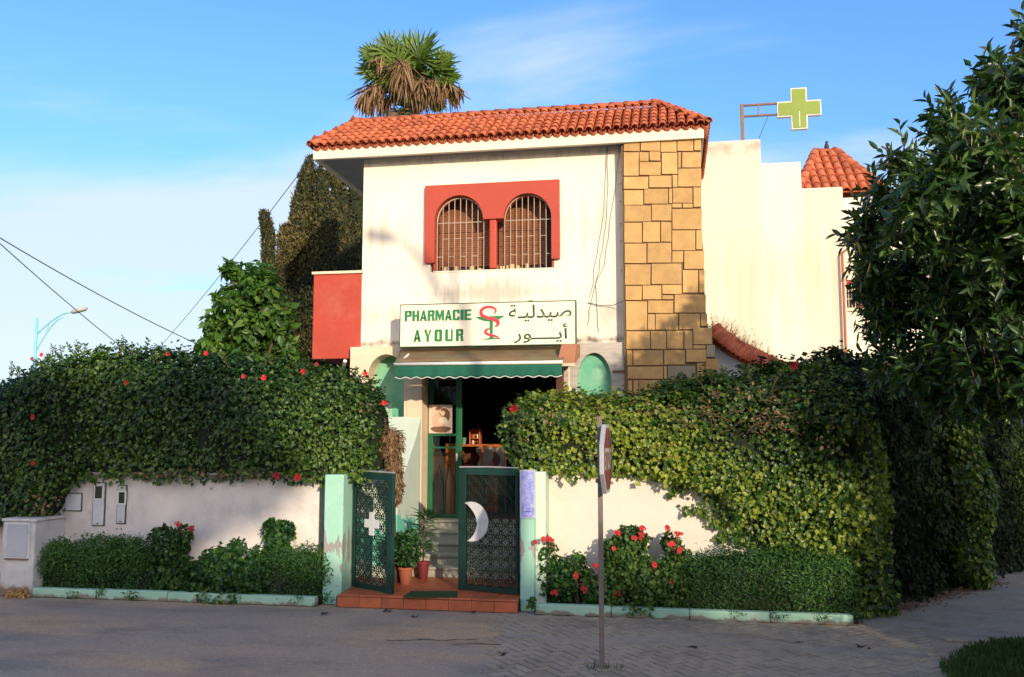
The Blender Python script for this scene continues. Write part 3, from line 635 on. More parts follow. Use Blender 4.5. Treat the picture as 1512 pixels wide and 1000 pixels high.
# ---- room behind the door
RY = 17.0; zf = .82
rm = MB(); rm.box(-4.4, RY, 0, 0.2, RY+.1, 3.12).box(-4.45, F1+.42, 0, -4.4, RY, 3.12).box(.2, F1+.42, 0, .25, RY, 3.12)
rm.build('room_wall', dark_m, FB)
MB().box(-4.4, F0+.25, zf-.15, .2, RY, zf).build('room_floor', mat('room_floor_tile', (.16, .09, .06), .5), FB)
# stairs
steps = MB(); hx0, hx1 = XW(600, 800, 13), XW(835, 800, 13)
rr = (zf-.15)/5
for i in range(5):
    y0 = 12.2+i*.262
    MB().box(dx0-.6 if i < 1 else dx0-.25, y0, .0, dx1+.02, 13.58, .15+rr*(i+1)-.035).build('step', stepm, FB, bevel=.004)
    MB().box(dx0-.62 if i < 1 else dx0-.27, y0-.03, .15+rr*(i+1)-.035, dx1+.03, 13.6, .15+rr*(i+1)).build('tread', stepm, FB, bevel=.006)
# stair cheek walls
def cheek(x0, x1, pts, m, name='stair_cheek_wall'):
    b = MB(); n = len(pts); vs = [(x0, y, z) for y, z in pts]+[(x1, y, z) for y, z in pts]
    b.add(vs, [tuple(range(n)), tuple(range(2*n-1, n-1, -1))]+[(i, i+n, (i+1) % n+n, (i+1) % n) for i in range(n)]); return b.build(name, m, FB, bevel=.006)
ckm = mat('cheek_plaster', (.62, .72, .60), .8, .08, 2, .25, 40); add_patch(ckm, (.16, .55, .42), .0, 1.25, 5, .5, .06)  # pale lit top and teal shaded foot are put into the colour
cheek(lx1-.42, dx0-.01, [(13.14, 0), (13.14, 2.35), (12.9, 2.05), (12.25, 1.5), (12.0, 1.4), (12.0, 0)], ckm)
cheek(dx1+.04, dx1+.24, [(13.14, 0), (13.14, 1.6), (12.0, 1.2), (12.0, 0)], mint)

# ---- the door leaf (green iron and glass)
def door_leaf():
    y = F0+.18; x0, x1 = dx0+.01, XW(678.5, 680, F0+.2); zb = zf+.0; zt = 2.98
    d = MB(); fw = .055
    d.box(x0, y, zb, x0+.075, y+.05, zt).box(x1-fw, y, zb, x1, y+.05, zt).box(x0+.075, y, zb, x1-fw, y+.05, zb+.06).box(x0+.075, y, zt-.06, x1-fw, y+.05, zt)
    z1 = ZW(650, 642, y); z2 = ZW(650, 661, y)
    d.box(x0+.075, y-.01, z1-.02, x1-fw, y+.045, z1+.015).box(x0+.075, y-.01, z2-.015, x1-fw, y+.045, z2+.015)
    o = d.build('door', bgreen, FB, bevel=.004)
    MB().box(x0+.076, y+.02, zb+.061, x1-fw-.001, y+.026, z2-.016).box(x0+.076, y+.02, z2+.016, x1-fw-.001, y+.026, z1-.021).box(x0+.076, y+.02, z1+.016, x1-fw-.001, y+.026, zt-.061).build('pane', glassmat('door_glass', (.9, .95, .92), .035), o)
    g = MB(); xm = (x0+x1)/2+.01; w = (x1-x0)*.5-.07
    for s in (-1, 1):
        g.tube([(xm+s*w*.95, y+.01, zb+.08), (xm+s*w*.95, y+.01, 1.35), (xm+s*w*.45, y+.01, 1.62), (xm+s*w*.1, y+.01, 1.35), (xm+s*w*.1, y+.01, zb+.08)], .009, 5)
    for q in (-.55, 0, .55): g.tube([(xm+w*q, y+.01, z1+.02), (xm+w*q, y+.01, zt-.07)], .007, 5)
    for q in (-.5, .5): g.tube([(xm+w*q, y+.01, z2), (xm+w*q, y+.01, z1)], .007, 5)
    g.build('door_scroll', dgreen, o)
    bx('handle', (x1-.04, y-.05, 1.68, x1-.02, y-.0, 1.80), whitem, o, .004)
    # reverse jamb
    MB().box(x1+.001, y, zb, x1+.035, y+.06, zt).build('door_frame', bgreen, FB, bevel=.004)
    p = thing('picture', (xm, y-.02, z1+.03), 'sepia picture print of two embracing figures taped to the green glass door', 'picture')
    px0, px1 = XW(633.5, 620, y), XW(668, 620, y); pz0, pz1 = ZW(650, 640, y), ZW(650, 598, y)
    MB().box(px0, y-.018, pz0, px1, y-.006, pz1).build('print', mat('print_paper', (.62, .46, .36), .6, .1, 14, col2=(.72, .62, .55), cscale=9), p)
    def blob(cx, cz, rx, rz, yy, m, k=12, a0=0):
        pts = [(px0+(px1-px0)*(cx+rx*math.cos(t)*(1+.1*math.sin(3*t+a0))), pz0+(pz1-pz0)*(cz+rz*math.sin(t))) for t in np.linspace(0, 2*PI, k+1)[:-1]]
        MB().prism(pts, y-.018-yy, y-.018).build('printed_shape', m, p)
    dk = mat('print_brown', (.20, .09, .05), .6); sk = mat('print_skin', (.66, .42, .30), .6); lt = mat('print_cream', (.70, .58, .45), .6)
    blob(.64, .60, .27, .30, .001, dk); blob(.52, .14, .44, .12, .0012, dk); blob(.36, .46, .22, .24, .002, sk, a0=1); blob(.42, .78, .11, .10, .003, sk); blob(.60, .70, .10, .09, .0035, lt); blob(.62, .42, .20, .16, .004, lt, a0=2); blob(.45, .30, .30, .06, .005, sk); blob(.40, .86, .12, .05, .0055, dk)
door_leaf()
# window-like dark reveal on the right, inner post
MB().box(XW(822, 640, F0+.2), F0+.18, zf, dx1+.05, F0+.24, 3.0).build('door_frame', dgreen, FB, bevel=.004)

# ---- furniture seen inside
def shop():
    y = 14.6
    c = thing('display_cabinet', (XW(705, 690, y), y, zf), 'orange wooden cabinet standing inside the open pharmacy door', 'cabinet')
    x0, x1 = XW(676, 690, y), XW(735, 690, y); zt = ZW(700, 657, y); z1 = zf
    MB().box(x0, y, z1, x0+.035, y+.4, zt-.03).build('side_panel', wood_or, c, bevel=.004); MB().box(x1-.05, y, z1, x1, y+.4, zt-.03).build('side_panel', wood_or, c, bevel=.004)
    MB().box(x0-.02, y-.02, zt-.03, x1+.02, y+.42, zt+.01).build('top', wood_or, c, bevel=.004)
    MB().box(x0+.035, y, z1, x1-.05, y+.4, ZW(700, 693, y)).build('shelf', wood_or, c, bevel=.004)
    MB().box(x0+.035, y+.36, ZW(700, 693, y), x1-.05, y+.39, zt-.03).build('back_panel', wood_dk, c)
    zs = ZW(700, 693, y)
    xx = XW(686, 680, y)
    o = MB().box(xx-.07, y+.05, zs, xx+.07, y+.2, zs+.07).build('pink_box', pinkm, None, (xx, y+.1, zs), bevel=.004); tag(o, 'small pink box on the shelf of the orange cabinet', 'box')
    xx = XW(709, 680, y); o = MB().lathe((xx, y+.12, zs), [(.07, 0), (.08, .02), (.08, .08), (.04, .15), (.035, .2), (.07, .26), (.10, .31), (.08, .36), (.02, .38)], 14).build('white_lamp', whitem, None, (xx, y+.12, zs), smooth=True)
    tag(o, 'pale waisted lamp with a round shade standing on the cabinet shelf', 'lamp')
    xx = XW(683, 650, y); z0 = zt+.01; o = MB().lathe((xx, y+.1, z0), [(.03, 0), (.045, .1), (.05, .1), (.045, .105)], 12).build('mint_cup', mat('mint_ceramic', (.3, .6, .5), .4), None, (xx, y+.1, z0), smooth=True); tag(o, 'little mint green pot on top of the orange cabinet', 'pot')
    t = thing('toy_house', (XW(699, 640, y), y+.05, z0), 'small wooden shelf house with figures on top of the cabinet', 'ornament')
    x0, x1 = XW(692, 640, y), XW(707.5, 640, y); zz = ZW(700, 634, y)
    MB().box(x0, y+.05, z0, x0+.012, y+.2, zz).box(x1-.012, y+.05, z0, x1, y+.2, zz).box(x0+.012, y+.05, zz-.012, x1-.012, y+.2, zz).box(x0+.012, y+.05, z0+.09, x1-.012, y+.2, z0+.1).box(x0+.012, y+.19, z0, x1-.012, y+.2, zz-.012).build('frame', wood_or, t)
    for k, (q, zo) in enumerate([(.3, 0), (.7, 0), (.3, .1), (.72, .1), (.2, zz-z0), (.8, zz-z0)]):
        MB().lathe((x0+(x1-x0)*q, y+.1, z0+zo), [(.018, 0), (.014, .03), (.02, .045), (.008, .065)], 8).build('figurine', [whitem, wood_dk, terra][k % 3], t, smooth=True)
    y = 14.55; x0, x1 = XW(737, 670, y), XW(749.5+2, 670, y)
    x0 = XW(711.5+0, 670, y); x0 = XW(736, 670, y); x0, x1 = XW(711, 690, y), XW(749, 690, y)
    f = thing('framed_picture', (x1, y-.03, zf), 'wood framed picture of a small seated figure right of the orange cabinet', 'picture')
    z0, z1 = ZW(730, 700, y), ZW(730, 658, y); yy = y-.08
    fm = MB(); fm.box(x0, yy, z0, x0+.035, yy+.03, z1).box(x1-.035, yy, z0, x1, yy+.03, z1).box(x0+.035, yy, z1-.03, x1-.035, yy+.03, z1).box(x0+.035, yy, z0, x1-.035, yy+.03, z0+.03)
    fm.build('frame', wood_or, f, bevel=.004); MB().box(x0+.036, yy+.012, z0+.031, x1-.036, yy+.02, z1-.031).build('print', mat('grey_print', (.30, .25, .20), .5, .15, 12), f)
    for cx, cz, a, c_, mm in [(.62, .5, .15, .22, wood_dk), (.50, .35, .12, .2, mat('print_rose', (.42, .12, .12), .6)), (.66, .3, .13, .18, mat('print_tan', (.55, .42, .3), .6)), (.56, .68, .08, .1, wood_dk)]:
        MB().prism([(x0+(x1-x0)*(cx+a*math.cos(t)), z0+(z1-z0)*(cz+c_*math.sin(t))) for t in np.linspace(0, 2*PI, 11)[:-1]], yy+.008+random.uniform(0, .002), yy+.0115).build('printed_shape', mm, f)
    [MB().box(q, yy+.03, zf, q+.05, yy+.1, z0).build('leg', wood_dk, f) for q in (x0, x1-.05)]
    # carved counter behind the glass leaf
    y = 13.85; k = thing('carved_counter', (XW(645, 720, y), y, zf), 'carved orange wooden screen behind the lower glass of the door', 'counter')
    for a, b_ in ((628, 640), (657, 672)):
        MB().box(XW(a, 720, y), y, zf, XW(b_, 720, y), y+.05, ZW(650, 655, y)).build('panel', wood_or, k, bevel=.006)
        MB().box(XW(a+3, 720, y), y-.015, zf+.2, XW(b_-3, 720, y), y-.001, ZW(650, 690, y)).build('raised_panel', wood_or, k, bevel=.006)
    MB().box(XW(640.3, 720, y), y+.02, zf, XW(656.7, 720, y), y+.05, ZW(650, 668, y)).build('dark_panel', wood_dk, k, bevel=.004)
shop()

# ---- awning
def awning():
    a = thing('shop_awning', (-2.7, 13.1, 3.4), 'green scalloped awning with faded brown top over the pharmacy door', 'awning')
    ya, yf = 13.12, 12.27; xl, xr = XW(583, 538, yf), XW(830, 541, yf); zt, zf_ = 3.40, ZW(700, 535, yf)+.02; zv = ZW(700, 556, yf)
    xlt = XW(592, 515, ya); xrt = xr+.02
    top = MB(); n = 12; m = 40
    vs = []
    for i in range(m+1):
        for j in range(5):
            t = j/4; u = i/m; x = (xlt+(xrt-xlt)*u)*(1-t)+(xl+(xr-xl)*u)*t; vs.append((x, ya+(yf-ya)*t, zt+(zf_-zt)*t-.02*math.sin(PI*t)+.004*math.sin(u*31)))
    fs = [(i*5+j, i*5+j+1, (i+1)*5+j+1, (i+1)*5+j) for i in range(m) for j in range(4)]
    o = top.add(vs, fs).build('canopy', awn_t, a, smooth=True); s = o.modifiers.new('s', 'SOLIDIFY'); s.thickness = .006
    MB().tube([(xl-.01, yf, zf_-.035), (xr+.01, yf, zf_-.035)], .025, 10).build('front_bar', whitem, a, smooth=True)
    v = MB(); m = 150; zt2 = zf_-.055; vs = []; nsc = 15
    for i in range(m+1):
        u = i/m; x = xl+(xr-xl)*u; ph = (u*nsc) % 1
        zb = zv-.012*(1-math.cos(2*PI*ph))*.9; w = .012*math.sin(u*37)+.006*math.sin(u*90)
        for k in range(5): t = k/4; vs.append((x, yf+w*t, zt2+(zb-zt2)*t))
    v.add(vs, [(i*5+j, i*5+j+1, (i+1)*5+j+1, (i+1)*5+j) for i in range(m) for j in range(4)])
    o = v.build('valance', awn_g, a, smooth=True); s = o.modifiers.new('s', 'SOLIDIFY'); s.thickness = .004
    # pale braid along the scallops
    MB().tube([(xl+(xr-xl)*i/m, yf+.012*math.sin(i/m*37)+.006*math.sin(i/m*90), zv-.012*(1-math.cos(2*PI*((i/m*nsc) % 1)))*.9) for i in range(m+1)], .006, 5).build('braid', whitem, a)
    # end box
    bx0, bx1 = XW(822, 525, 12.4), XW(848, 525, 12.4); bz0 = ZW(835, 539, 12.4); bz1 = ZW(835, 508, 12.6)
    MB().add([(bx0, 12.38, bz0+.02), (bx1, 12.38, bz0+.02), (bx1+.01, 12.62, bz1), (bx0+.04, 12.62, bz1), (bx0, 12.38, bz0), (bx1, 12.38, bz0), (bx1+.01, 13.13, bz1-.14), (bx0+.04, 13.13, bz1-.14), (bx1+.01, 13.13, bz1+.05), (bx0+.04, 13.13, bz1+.05)],
             [(0, 1, 2, 3), (3, 2, 8, 9), (4, 7, 6, 5), (0, 4, 5, 1), (1, 5, 6, 8, 2), (6, 7, 9, 8), (0, 3, 9, 7, 4)]).build('end_cover', awn_b, a, bevel=.008)
    MB().box(bx0-.01, 12.36, bz0-.02, bx1+.01, 12.375, bz0+.02).build('end_trim', cream, a, bevel=.003)
    MB().box(XW(822, 600, 13.1), 13.02, .85, XW(833, 600, 13.1), 13.10, 3.25).build('side_post', wood_dk, a, bevel=.006)
    for x in (xl+.05, xr-.05): MB().tube([(x, ya, 3.2), (x+.02, (ya+yf)/2, 3.25), (x, yf, zf_-.05)], .016, 6).build('folding_arm', whitem, a)
    xc = XW(840, 560, 12.4); MB().tube([(xc, 12.4, bz0), (xc, 12.4, 2.75)], .012, 6).build('crank_rod', cream, a)
    MB().lathe((xc, 12.4, 2.58), [(.01, 0), (.03, .03), (.022, .07), (.045, .11), (.03, .15), (.01, .18)], 8).build('crank_hook', cream, a)
    MB().tube([(xc+.01, 12.41, 2.59), (xc-.02, 12.41, 2.35), (xc+.02, 12.42, 2.15)], .012, 6).build('crank_cord', black_m, a)
awning()

# ---- the sign
def text_mesh(s, m, parent, name, x0, x1, z0, z1, y, bold=.0, name_loc=None, sx=None):
    c = bpy.data.curves.new('txt', 'FONT'); c.body = s; c.size = 1; c.offset = bold; c.extrude = .0; c.resolution_u = 4
    o = bpy.data.objects.new('txt', c); C.objects.link(o); bpy.context.view_layer.update()
    me = bpy.data.meshes.new_from_object(o.evaluated_get(bpy.context.evaluated_depsgraph_get())); bpy.data.objects.remove(o)
    n = len(me.vertices); co = np.zeros(n*3); me.vertices.foreach_get('co', co); co = co.reshape(-1, 3)
    lo = co.min(0); hi = co.max(0); V = np.zeros_like(co); V[:, 0] = x0+(co[:, 0]-lo[0])/(hi[0]-lo[0])*(x1-x0); V[:, 2] = z0+(co[:, 1]-lo[1])/(hi[1]-lo[1])*(z1-z0); V[:, 1] = y
    me.vertices.foreach_set('co', V.ravel()); me.materials.clear(); me.materials.append(m); me.update(); o = link(name, me, parent)
    s = o.modifiers.new('s', 'SOLIDIFY'); s.thickness = .004; s.offset = 0
    return o
def rc(a, b, c, d): return [(a, b), (c, b), (c, d), (a, d)]
S_ = .36; H_ = .17     # thick stems, thin crossbars
LETTERS = {
 'P': [rc(0, 0, S_, 1), rc(S_, 1-H_, .88, 1), [(.88, 1), (1, .9), (1, .55), (.88, .42), (.66, .42), (.66, 1-H_)], rc(S_, .42, .66, .42+H_)],
 'H': [rc(0, 0, S_, 1), rc(1-S_, 0, 1, 1), rc(S_, .42, 1-S_, .42+H_)],
 'A': [[(0, 0), (.3, 0), (.52, .86), (.40, 1)], [(1, 0), (.64, 0), (.40, 1), (.64, 1)], rc(.22, .2, .74, .2+H_)],
 'R': [rc(0, 0, S_, 1), rc(S_, 1-H_, .86, 1), [(.86, 1), (.97, .9), (.97, .56), (.86, .45), (.64, .45), (.64, 1-H_)], rc(S_, .45, .64, .45+H_), [(.64, 0), (1, 0), (.92, .45), (.6, .45)]],
 'M': [rc(0, 0, .24, 1), rc(.74, 0, 1, 1), [(.24, 1), (.24, .55), (.45, 0), (.55, 0), (.5, .5), (.30, 1)], [(.74, 1), (.74, .55), (.5501, 0), (.5, .5), (.68, 1)]],
 'C': [[(0, .1), (.1, 0), (S_, 0), (S_, 1), (.1, 1), (0, .9)], rc(S_, 1-H_, .95, 1), rc(S_, 0, .95, H_), rc(.66, 1-.34, .98, 1-H_), rc(.66, H_, .98, .34)],
 'I': [rc(0, 0, 1, 1)],
 'E': [rc(0, 0, S_, 1), rc(S_, 1-H_, 1, 1), rc(S_, 0, 1, H_), rc(S_, .42, .9, .42+H_)],
 'Y': [rc(.34, 0, .66, .42), [(0, 1), (.34, 1), (.56, .42), (.34, .42)], [(1, 1), (.76, 1), (.50, .42), (.66, .42)]],
 'O': [[(0, .1), (.1, 0), (S_, 0), (S_, 1), (.1, 1), (0, .9)], [(1, .1), (.9, 0), (1-S_, 0), (1-S_, 1), (.9, 1), (1, .9)], rc(S_, 0, 1-S_, H_), rc(S_, 1-H_, 1-S_, 1)],
 'U': [[(0, .1), (.1, 0), (S_, 0), (S_, 1), (0, 1)], [(1, .1), (.9, 0), (.78, 0), (.78, 1), (1, 1)], rc(S_, 0, .78, H_)]}
def sign():
    ya, yb = 12.74, 12.86; x0, x1 = XW(590, 480, ya), XW(850.5, 480, ya); z0, z1 = ZW(720, 511, ya), ZW(720, 446.5, ya)
    s = thing('pharmacy_sign', ((x0+x1)/2, ya, z0), 'cream PHARMACIE AYOUR signboard with green letters and a red snake around a bowl', 'sign')
    MB().box(x0+.012, ya+.004, z0+.012, x1-.012, yb, z1-.012).build('board', signw, s)
    fr = MB().box(x0, ya, z0, x1, yb-.001, z0+.012).box(x0, ya, z1-.012, x1, yb-.001, z1).box(x0, ya, z0+.012, x0+.012, yb-.001, z1-.012).box(x1-.012, ya, z0+.012, x1, yb-.001, z1-.012)
    fr.build('frame', sign_dk, s)
    for q in (.05, .5, .95):
        for zq in (z0+.08, z1-.12): MB().box(x0+(x1-x0)*q-.02, yb, zq, x0+(x1-x0)*q+.02, F0+.02, zq+.03).build('wall_bracket', rust, s)
    X = lambda u: x0+(x1-x0)*((u-48)/(1462-48)); Z = lambda v, u=700: z1-(z1-z0)*((v-(104-(u-48)*.0265))/(345))
    y = ya+.001
    for wd, u0, u1, v0, v1 in [("PHARMACIE", 90, 636, 150, 237), ("AYOUR", 165, 572, 305, 403)]:
        n = len(wd); wts = {'I': .45, 'M': 1.25}; tot = sum(wts.get(c, 1) for c in wd); gap = 6 if n > 5 else 26; unit_w = (u1-u0-gap*(n-1))/tot; u = u0
        for c in wd:
            w = unit_w*wts.get(c, 1); zc0 = z1-(z1-z0)*((v1-104)/345)-.006; zc1 = z1-(z1-z0)*((v0-104)/345)-.012
            fx = lambda q: X(u+w*q); fz = lambda q: zc0+(zc1-zc0)*q
            lb = MB()
            for poly in LETTERS[c]: lb.prism([(fx(a), fz(b_)) for a, b_ in poly], y-.004, y)
            lb.build('letter', sign_gr, s); u += w+gap
    # arabic words in joined forms
    text_mesh("\uFE94\u0640\uFEF4\uFEDF\uFEAA\uFEF4\uFEBB", sign_dk, s, 'arabic_word', X(935), X(1428), z1-(z1-z0)*.46, z1-(z1-z0)*.07, y, .006)
    text_mesh("\uFEAD\uFEEE\u0640\u0640\u0640\u0640\uFEF3\uFE83", sign_dk, s, 'arabic_word', X(975), X(1398), z1-(z1-z0)*.945, z1-(z1-z0)*.52, y, .006)
    # emblem: bowl, stem, foot, snake
    zz = lambda v: z1-(z1-z0)*((v-84)/345)
    b = MB(); b.prism([(X(668), zz(198)), (X(905), zz(192)), (X(870), zz(215)), (X(830), zz(230)), (X(790), zz(236)), (X(740), zz(232)), (X(700), zz(218))], y-.003, y)
    b.prism([(X(782), zz(235)), (X(808), zz(235)), (X(806), zz(355)), (X(784), zz(355))], y-.003, y)
    b.prism([(X(722), zz(380)), (X(780), zz(366)), (X(784), zz(352)), (X(806), zz(352)), (X(814), zz(366)), (X(878), zz(374)), (X(800), zz(377))], y-.003, y); b.build('bowl_emblem', sign_gr, s)
    def ribbon(pts, ws, nm):
        # smooth curve
        P = []; 
        for i in range(len(pts)-1):
            p0 = Vector(pts[max(i-1, 0)]); p1 = Vector(pts[i]); p2 = Vector(pts[i+1]); p3 = Vector(pts[min(i+2, len(pts)-1)])
            for k in range(6):
                t = k/6; P.append((.5*((2*p1)+(-p0+p2)*t+(2*p0-5*p1+4*p2-p3)*t*t+(-p0+3*p1-3*p2+p3)*t**3), ws[i]*(1-t)+ws[i+1]*t))
        P.append((Vector(pts[-1]), ws[-1])); b = MB(); vs = []
        for i, (p, w) in enumerate(P):
            d = (P[min(i+1, len(P)-1)][0]-P[max(i-1, 0)][0]).normalized(); nrm = Vector((-d.y, d.x))*w/2
            for yy in (y-.007, y-.002):
                for sg in (1, -1): q = p+nrm*sg; vs.append((X(q.x), yy, zz(q.y)))
        for i in range(len(P)-1):
            a = i*4; c = a+4; b.f += [(a, a+1, c+1, c), (a+2, c+2, c+3, a+3), (a, c, c+2, a+2), (a+1, a+3, c+3, c+1)]; b.m += [0]*4
        b.v = [tuple(v) for v in vs]; b.build(nm, sign_rd, s)
    ribbon([(822, 172), (832, 148), (812, 128), (775, 120), (735, 130), (713, 155), (722, 185), (760, 205), (810, 218), (845, 236), (848, 262), (826, 278)], [10, 14, 16, 18, 22, 24, 26, 24, 26, 30, 22, 6], 'snake_emblem')
    ribbon([(782, 292), (758, 302), (748, 320), (765, 335), (800, 346), (838, 356), (866, 380)], [6, 18, 20, 18, 18, 14, 3], 'snake_emblem')
    bx('lamp_bracket', (X(1090), ya+.02, z1, X(1125), ya+.1, z1+.015), black_m, s)
sign()
# loose cables on the wall
def cables():
    m1 = [((895, 216), (893, 300), (888, 340), (878, 395), (874, 430), (868, 440)), ((897, 216), (897, 300), (892, 350), (884, 400), (872, 448), (868, 480)),
          ((914, 205), (908, 280), (900, 330), (893, 390), (880, 420), (882, 450), (884, 490))]
    for i, pts in enumerate(m1):
        P = [W(*p, F0-.012) for p in pts]; Q = []
        for k in range(len(P)-1):
            for t in (0, .33, .66): q = P[k].lerp(P[k+1], t); Q.append(q+Vector((random.uniform(-.012, .012), 0, 0)))
        Q.append(P[-1]); o = MB().tube(Q, .0045, 5).build('cable', cable_m, None, Q[-1])
        tag(o, ['thin cable hanging from the eave that curls to the sign corner', 'thin cable beside it hanging straight then bending above the sign corner', 'pale cable looping down along the stone pier from the fascia'][i], 'cable')
    P = [W(915, 205, 12.98), W(913, 235, F0-.02)]; 
    Q = [W(868, 447, F0-.02), W(885, 451, F0-.03), W(905, 451, F0-.06), W(921, 445, 13.06)]
    tag(MB().tube(Q, .006, 5).build('cable', wire_m, None, Q[0]), 'dark cable sagging from the sign corner to the stone pier', 'cable')
    for i, py in enumerate((232, 253, 271, 297, 330, 355, 399)):
        w = W(914+i*.4, py, F0); bx('cable_clip', (w.x-.012, F0-.02, w.z-.01, w.x+.012, F0, w.z+.01), whitem, FB, .002)
cables()

# ================================================================== THE WHITE STEPPED BUILDING AT THE RIGHT
TB = thing('stepped_building', (2.2, 16, 0), 'tall plain white building stepping down in three blocks right of the stone pier', 'building')
tm = tower_white; add_patch(tm, (.62, .53, .41), 2, 8, 1.3, .60, .25, stretch=(4, 1, .3)); add_patch(tm, (.42, .36, .28), 6.9, 7.4, 5, .52, .3); add_patch(tm, (.50, .44, .36), 2.5, 4.0, 3, .6, .3)
t1x = XW(1125.5, 300, 16); t2x = XW(1184.5, 300, 16.35)
tmb = mat('tower_plaster_cream', (.68, .615, .49), .85, .05, 1.0, .3, 60, col2=(.64, .56, .44), cscale=1.2, cthr=(.56, .85)); add_patch(tmb, (.45, .38, .29), 6.8, 7.5, 4, .54, .3); add_patch(tmb, (.62, .53, .41), 2, 8, 1.3, .62, .25, stretch=(4, 1, .3))
MB().box(.45, 16.0, 0, t1x, 21, ZW(1080, 207.5, 16)).build('wall_block', tmb, TB, bevel=.02)
MB().box(t1x-.3, 16.35, 0, t2x, 21, ZW(1150, 240, 16.35)).build('wall_block', tm, TB, bevel=.02)
MB().box(t2x-.3, 16.7, 0, XW(1247, 350, 16.7), 21, ZW(1210, 277, 16.7)).build('wall_block', tmb, TB, bevel=.02)
yw = 17.4; X0 = XW(1247, 350, 16.7)-.1; X1 = XW(1420, 350, yw)
wzb, wzt = ZW(1260, 455, yw), ZW(1260, 413, yw); wxa, wxb = XW(1247, 430, yw)+.02, XW(1268, 430, yw)
b = MB().box(X0, yw, 0, X1, yw+.3, wzb).box(X0, yw, wzt, X1, yw+.3, ZW(1300, 290, yw)).box(wxb, yw, wzb, X1, yw+.3, wzt).box(X0, yw, wzb, wxa, yw+.3, wzt)
b.build('rear_wall', tm, TB)
MB().box(wxa, yw+.2, wzb, wxb, yw+.22, wzt).build('pane', windg, TB)
g = MB(); [g.tube([(wxa+(wxb-wxa)*i/4, yw+.05, wzb), (wxa+(wxb-wxa)*i/4, yw+.05, wzt)], .01, 5) for i in range(5)]; [g.tube([(wxa, yw+.05, wzb+(wzt-wzb)*i/3), (wxb, yw+.05, wzb+(wzt-wzb)*i/3)], .01, 5) for i in range(4)]
g.build('window_grille', barm, TB)
MB().box(wxa-.05, yw-.05, wzb-.06, wxb+.05, yw+.0, wzb).build('window_sill', cream, TB)
c = (wxa+wxb)/2; r = (wxb-wxa)/2+.03; MB().tube([(c-r, yw-.01, wzb), (c-r, yw-.01, wzt-.12)]+[(c-r*math.cos(PI*i/10), yw-.01, wzt-.12+r*.6*math.sin(PI*i/10)) for i in range(1, 10)]+[(c+r, yw-.01, wzt-.12), (c+r, yw-.01, wzb)], .03, 6).build('window_surround', redp, TB)
px_ = XW(1244.5, 420, 16.66); MB().tube([(px_+.1, 16.62, ZW(1245, 372, 16.66)+.05), (px_, 16.62, ZW(1245, 375, 16.66)), (px_, 16.62, 2.2)], .022, 8).build('drain_pipe', terra, TB)
for (a, b_, c_, d) in ((1302, 322, 1311, 345), (1303, 350, 1311, 364), (1309, 478, 1322, 497)):
    w0 = W(a, d, yw); w1 = W(c_, b_, yw); MB().box(w0.x, yw-.1, w0.z, w1.x, yw-.02, w1.z).build('red_shutter', redp, TB, bevel=.005)
# small hipped roof
def hip():
    y0 = 17.3; xa, xb = XW(1178, 292, y0), XW(1305, 292, y0); ze = ZW(1250, 284, y0)-.0; zr = ZW(1215, 229, y0+1.5); x2, x3 = XW(1203, 230, y0+1.5), XW(1232, 230, y0+1.5)
    hr = MB().add([(xa, y0, ze), (xb, y0, ze), (xb, y0+3, ze), (xa, y0+3, ze), (x2, y0+1.4, zr), (x3, y0+1.4, zr), (x3, y0+1.6, zr), (x2, y0+1.6, zr)], [(0, 1, 5, 4), (1, 2, 6, 5), (2, 3, 7, 6), (3, 0, 4, 7), (4, 5, 6, 7)]).build('hipped_roof', oldtile_m, TB)
    big = [mesh_of(tile_mesh(.34, .085, .072, 7, .015), tile_m, True)]; d = Vector((0, 1.4, zr-ze)); L = d.length; a = math.atan2(d.z, d.y); nr = 6; cw = .165
    for i in range(int((xb-xa)/cw)+1):
        x = xa+i*cw+.05
        for r_ in range(nr):
            s = r_/nr
            if x < xa+(x2-xa)*s or x > xb+(x3-xb)*s: continue
            inst('roof_tile', big[0], hr, (x, y0+d.y*s, ze+d.z*s+.005), (a+.01, random.uniform(-.04, .04), random.uniform(-.02, .02)), (1, L/nr/.3, 1))
    caprow((xa, y0, ze+.03), (x2, y0+1.4, zr+.03), hr, .25, 1.25); caprow((xb, y0, ze+.03), (x3, y0+1.4, zr+.03), hr, .25, 1.25); caprow((x2, y0+1.4, zr+.01), (x3, y0+1.4, zr+.01), hr, .25, 1.2)
    return Vector((x2+.25*(x3-x2)+.18, y0+1.45, zr+.07))
apex = hip()
apex = Vector((W(1221, 228, 18.75).x, 18.75, apex.z))
bb = MB(); bb.lathe((apex.x, apex.y, apex.z), [(.01, .0), (.035, .03), (.05, .07), (.04, .12), (.025, .15), (.028, .18), (.01, .205)], 10); bb.tube([apex+Vector((-.03, 0, .06)), apex+Vector((-.10, 0, -.03))], [.022, .008], 6); bb.tube([apex+Vector((.02, 0, .185)), apex+Vector((.06, 0, .18))], [.01, .002], 5)
bb.tube([apex+Vector((0, 0, -.04)), apex+Vector((0, 0, .02))], .006, 4)
tag(bb.build('pigeon', mat('bird_dark', (.03, .03, .035), .6), None, apex, smooth=True), 'small dark bird perched on the tip of the little tiled roof', 'bird')

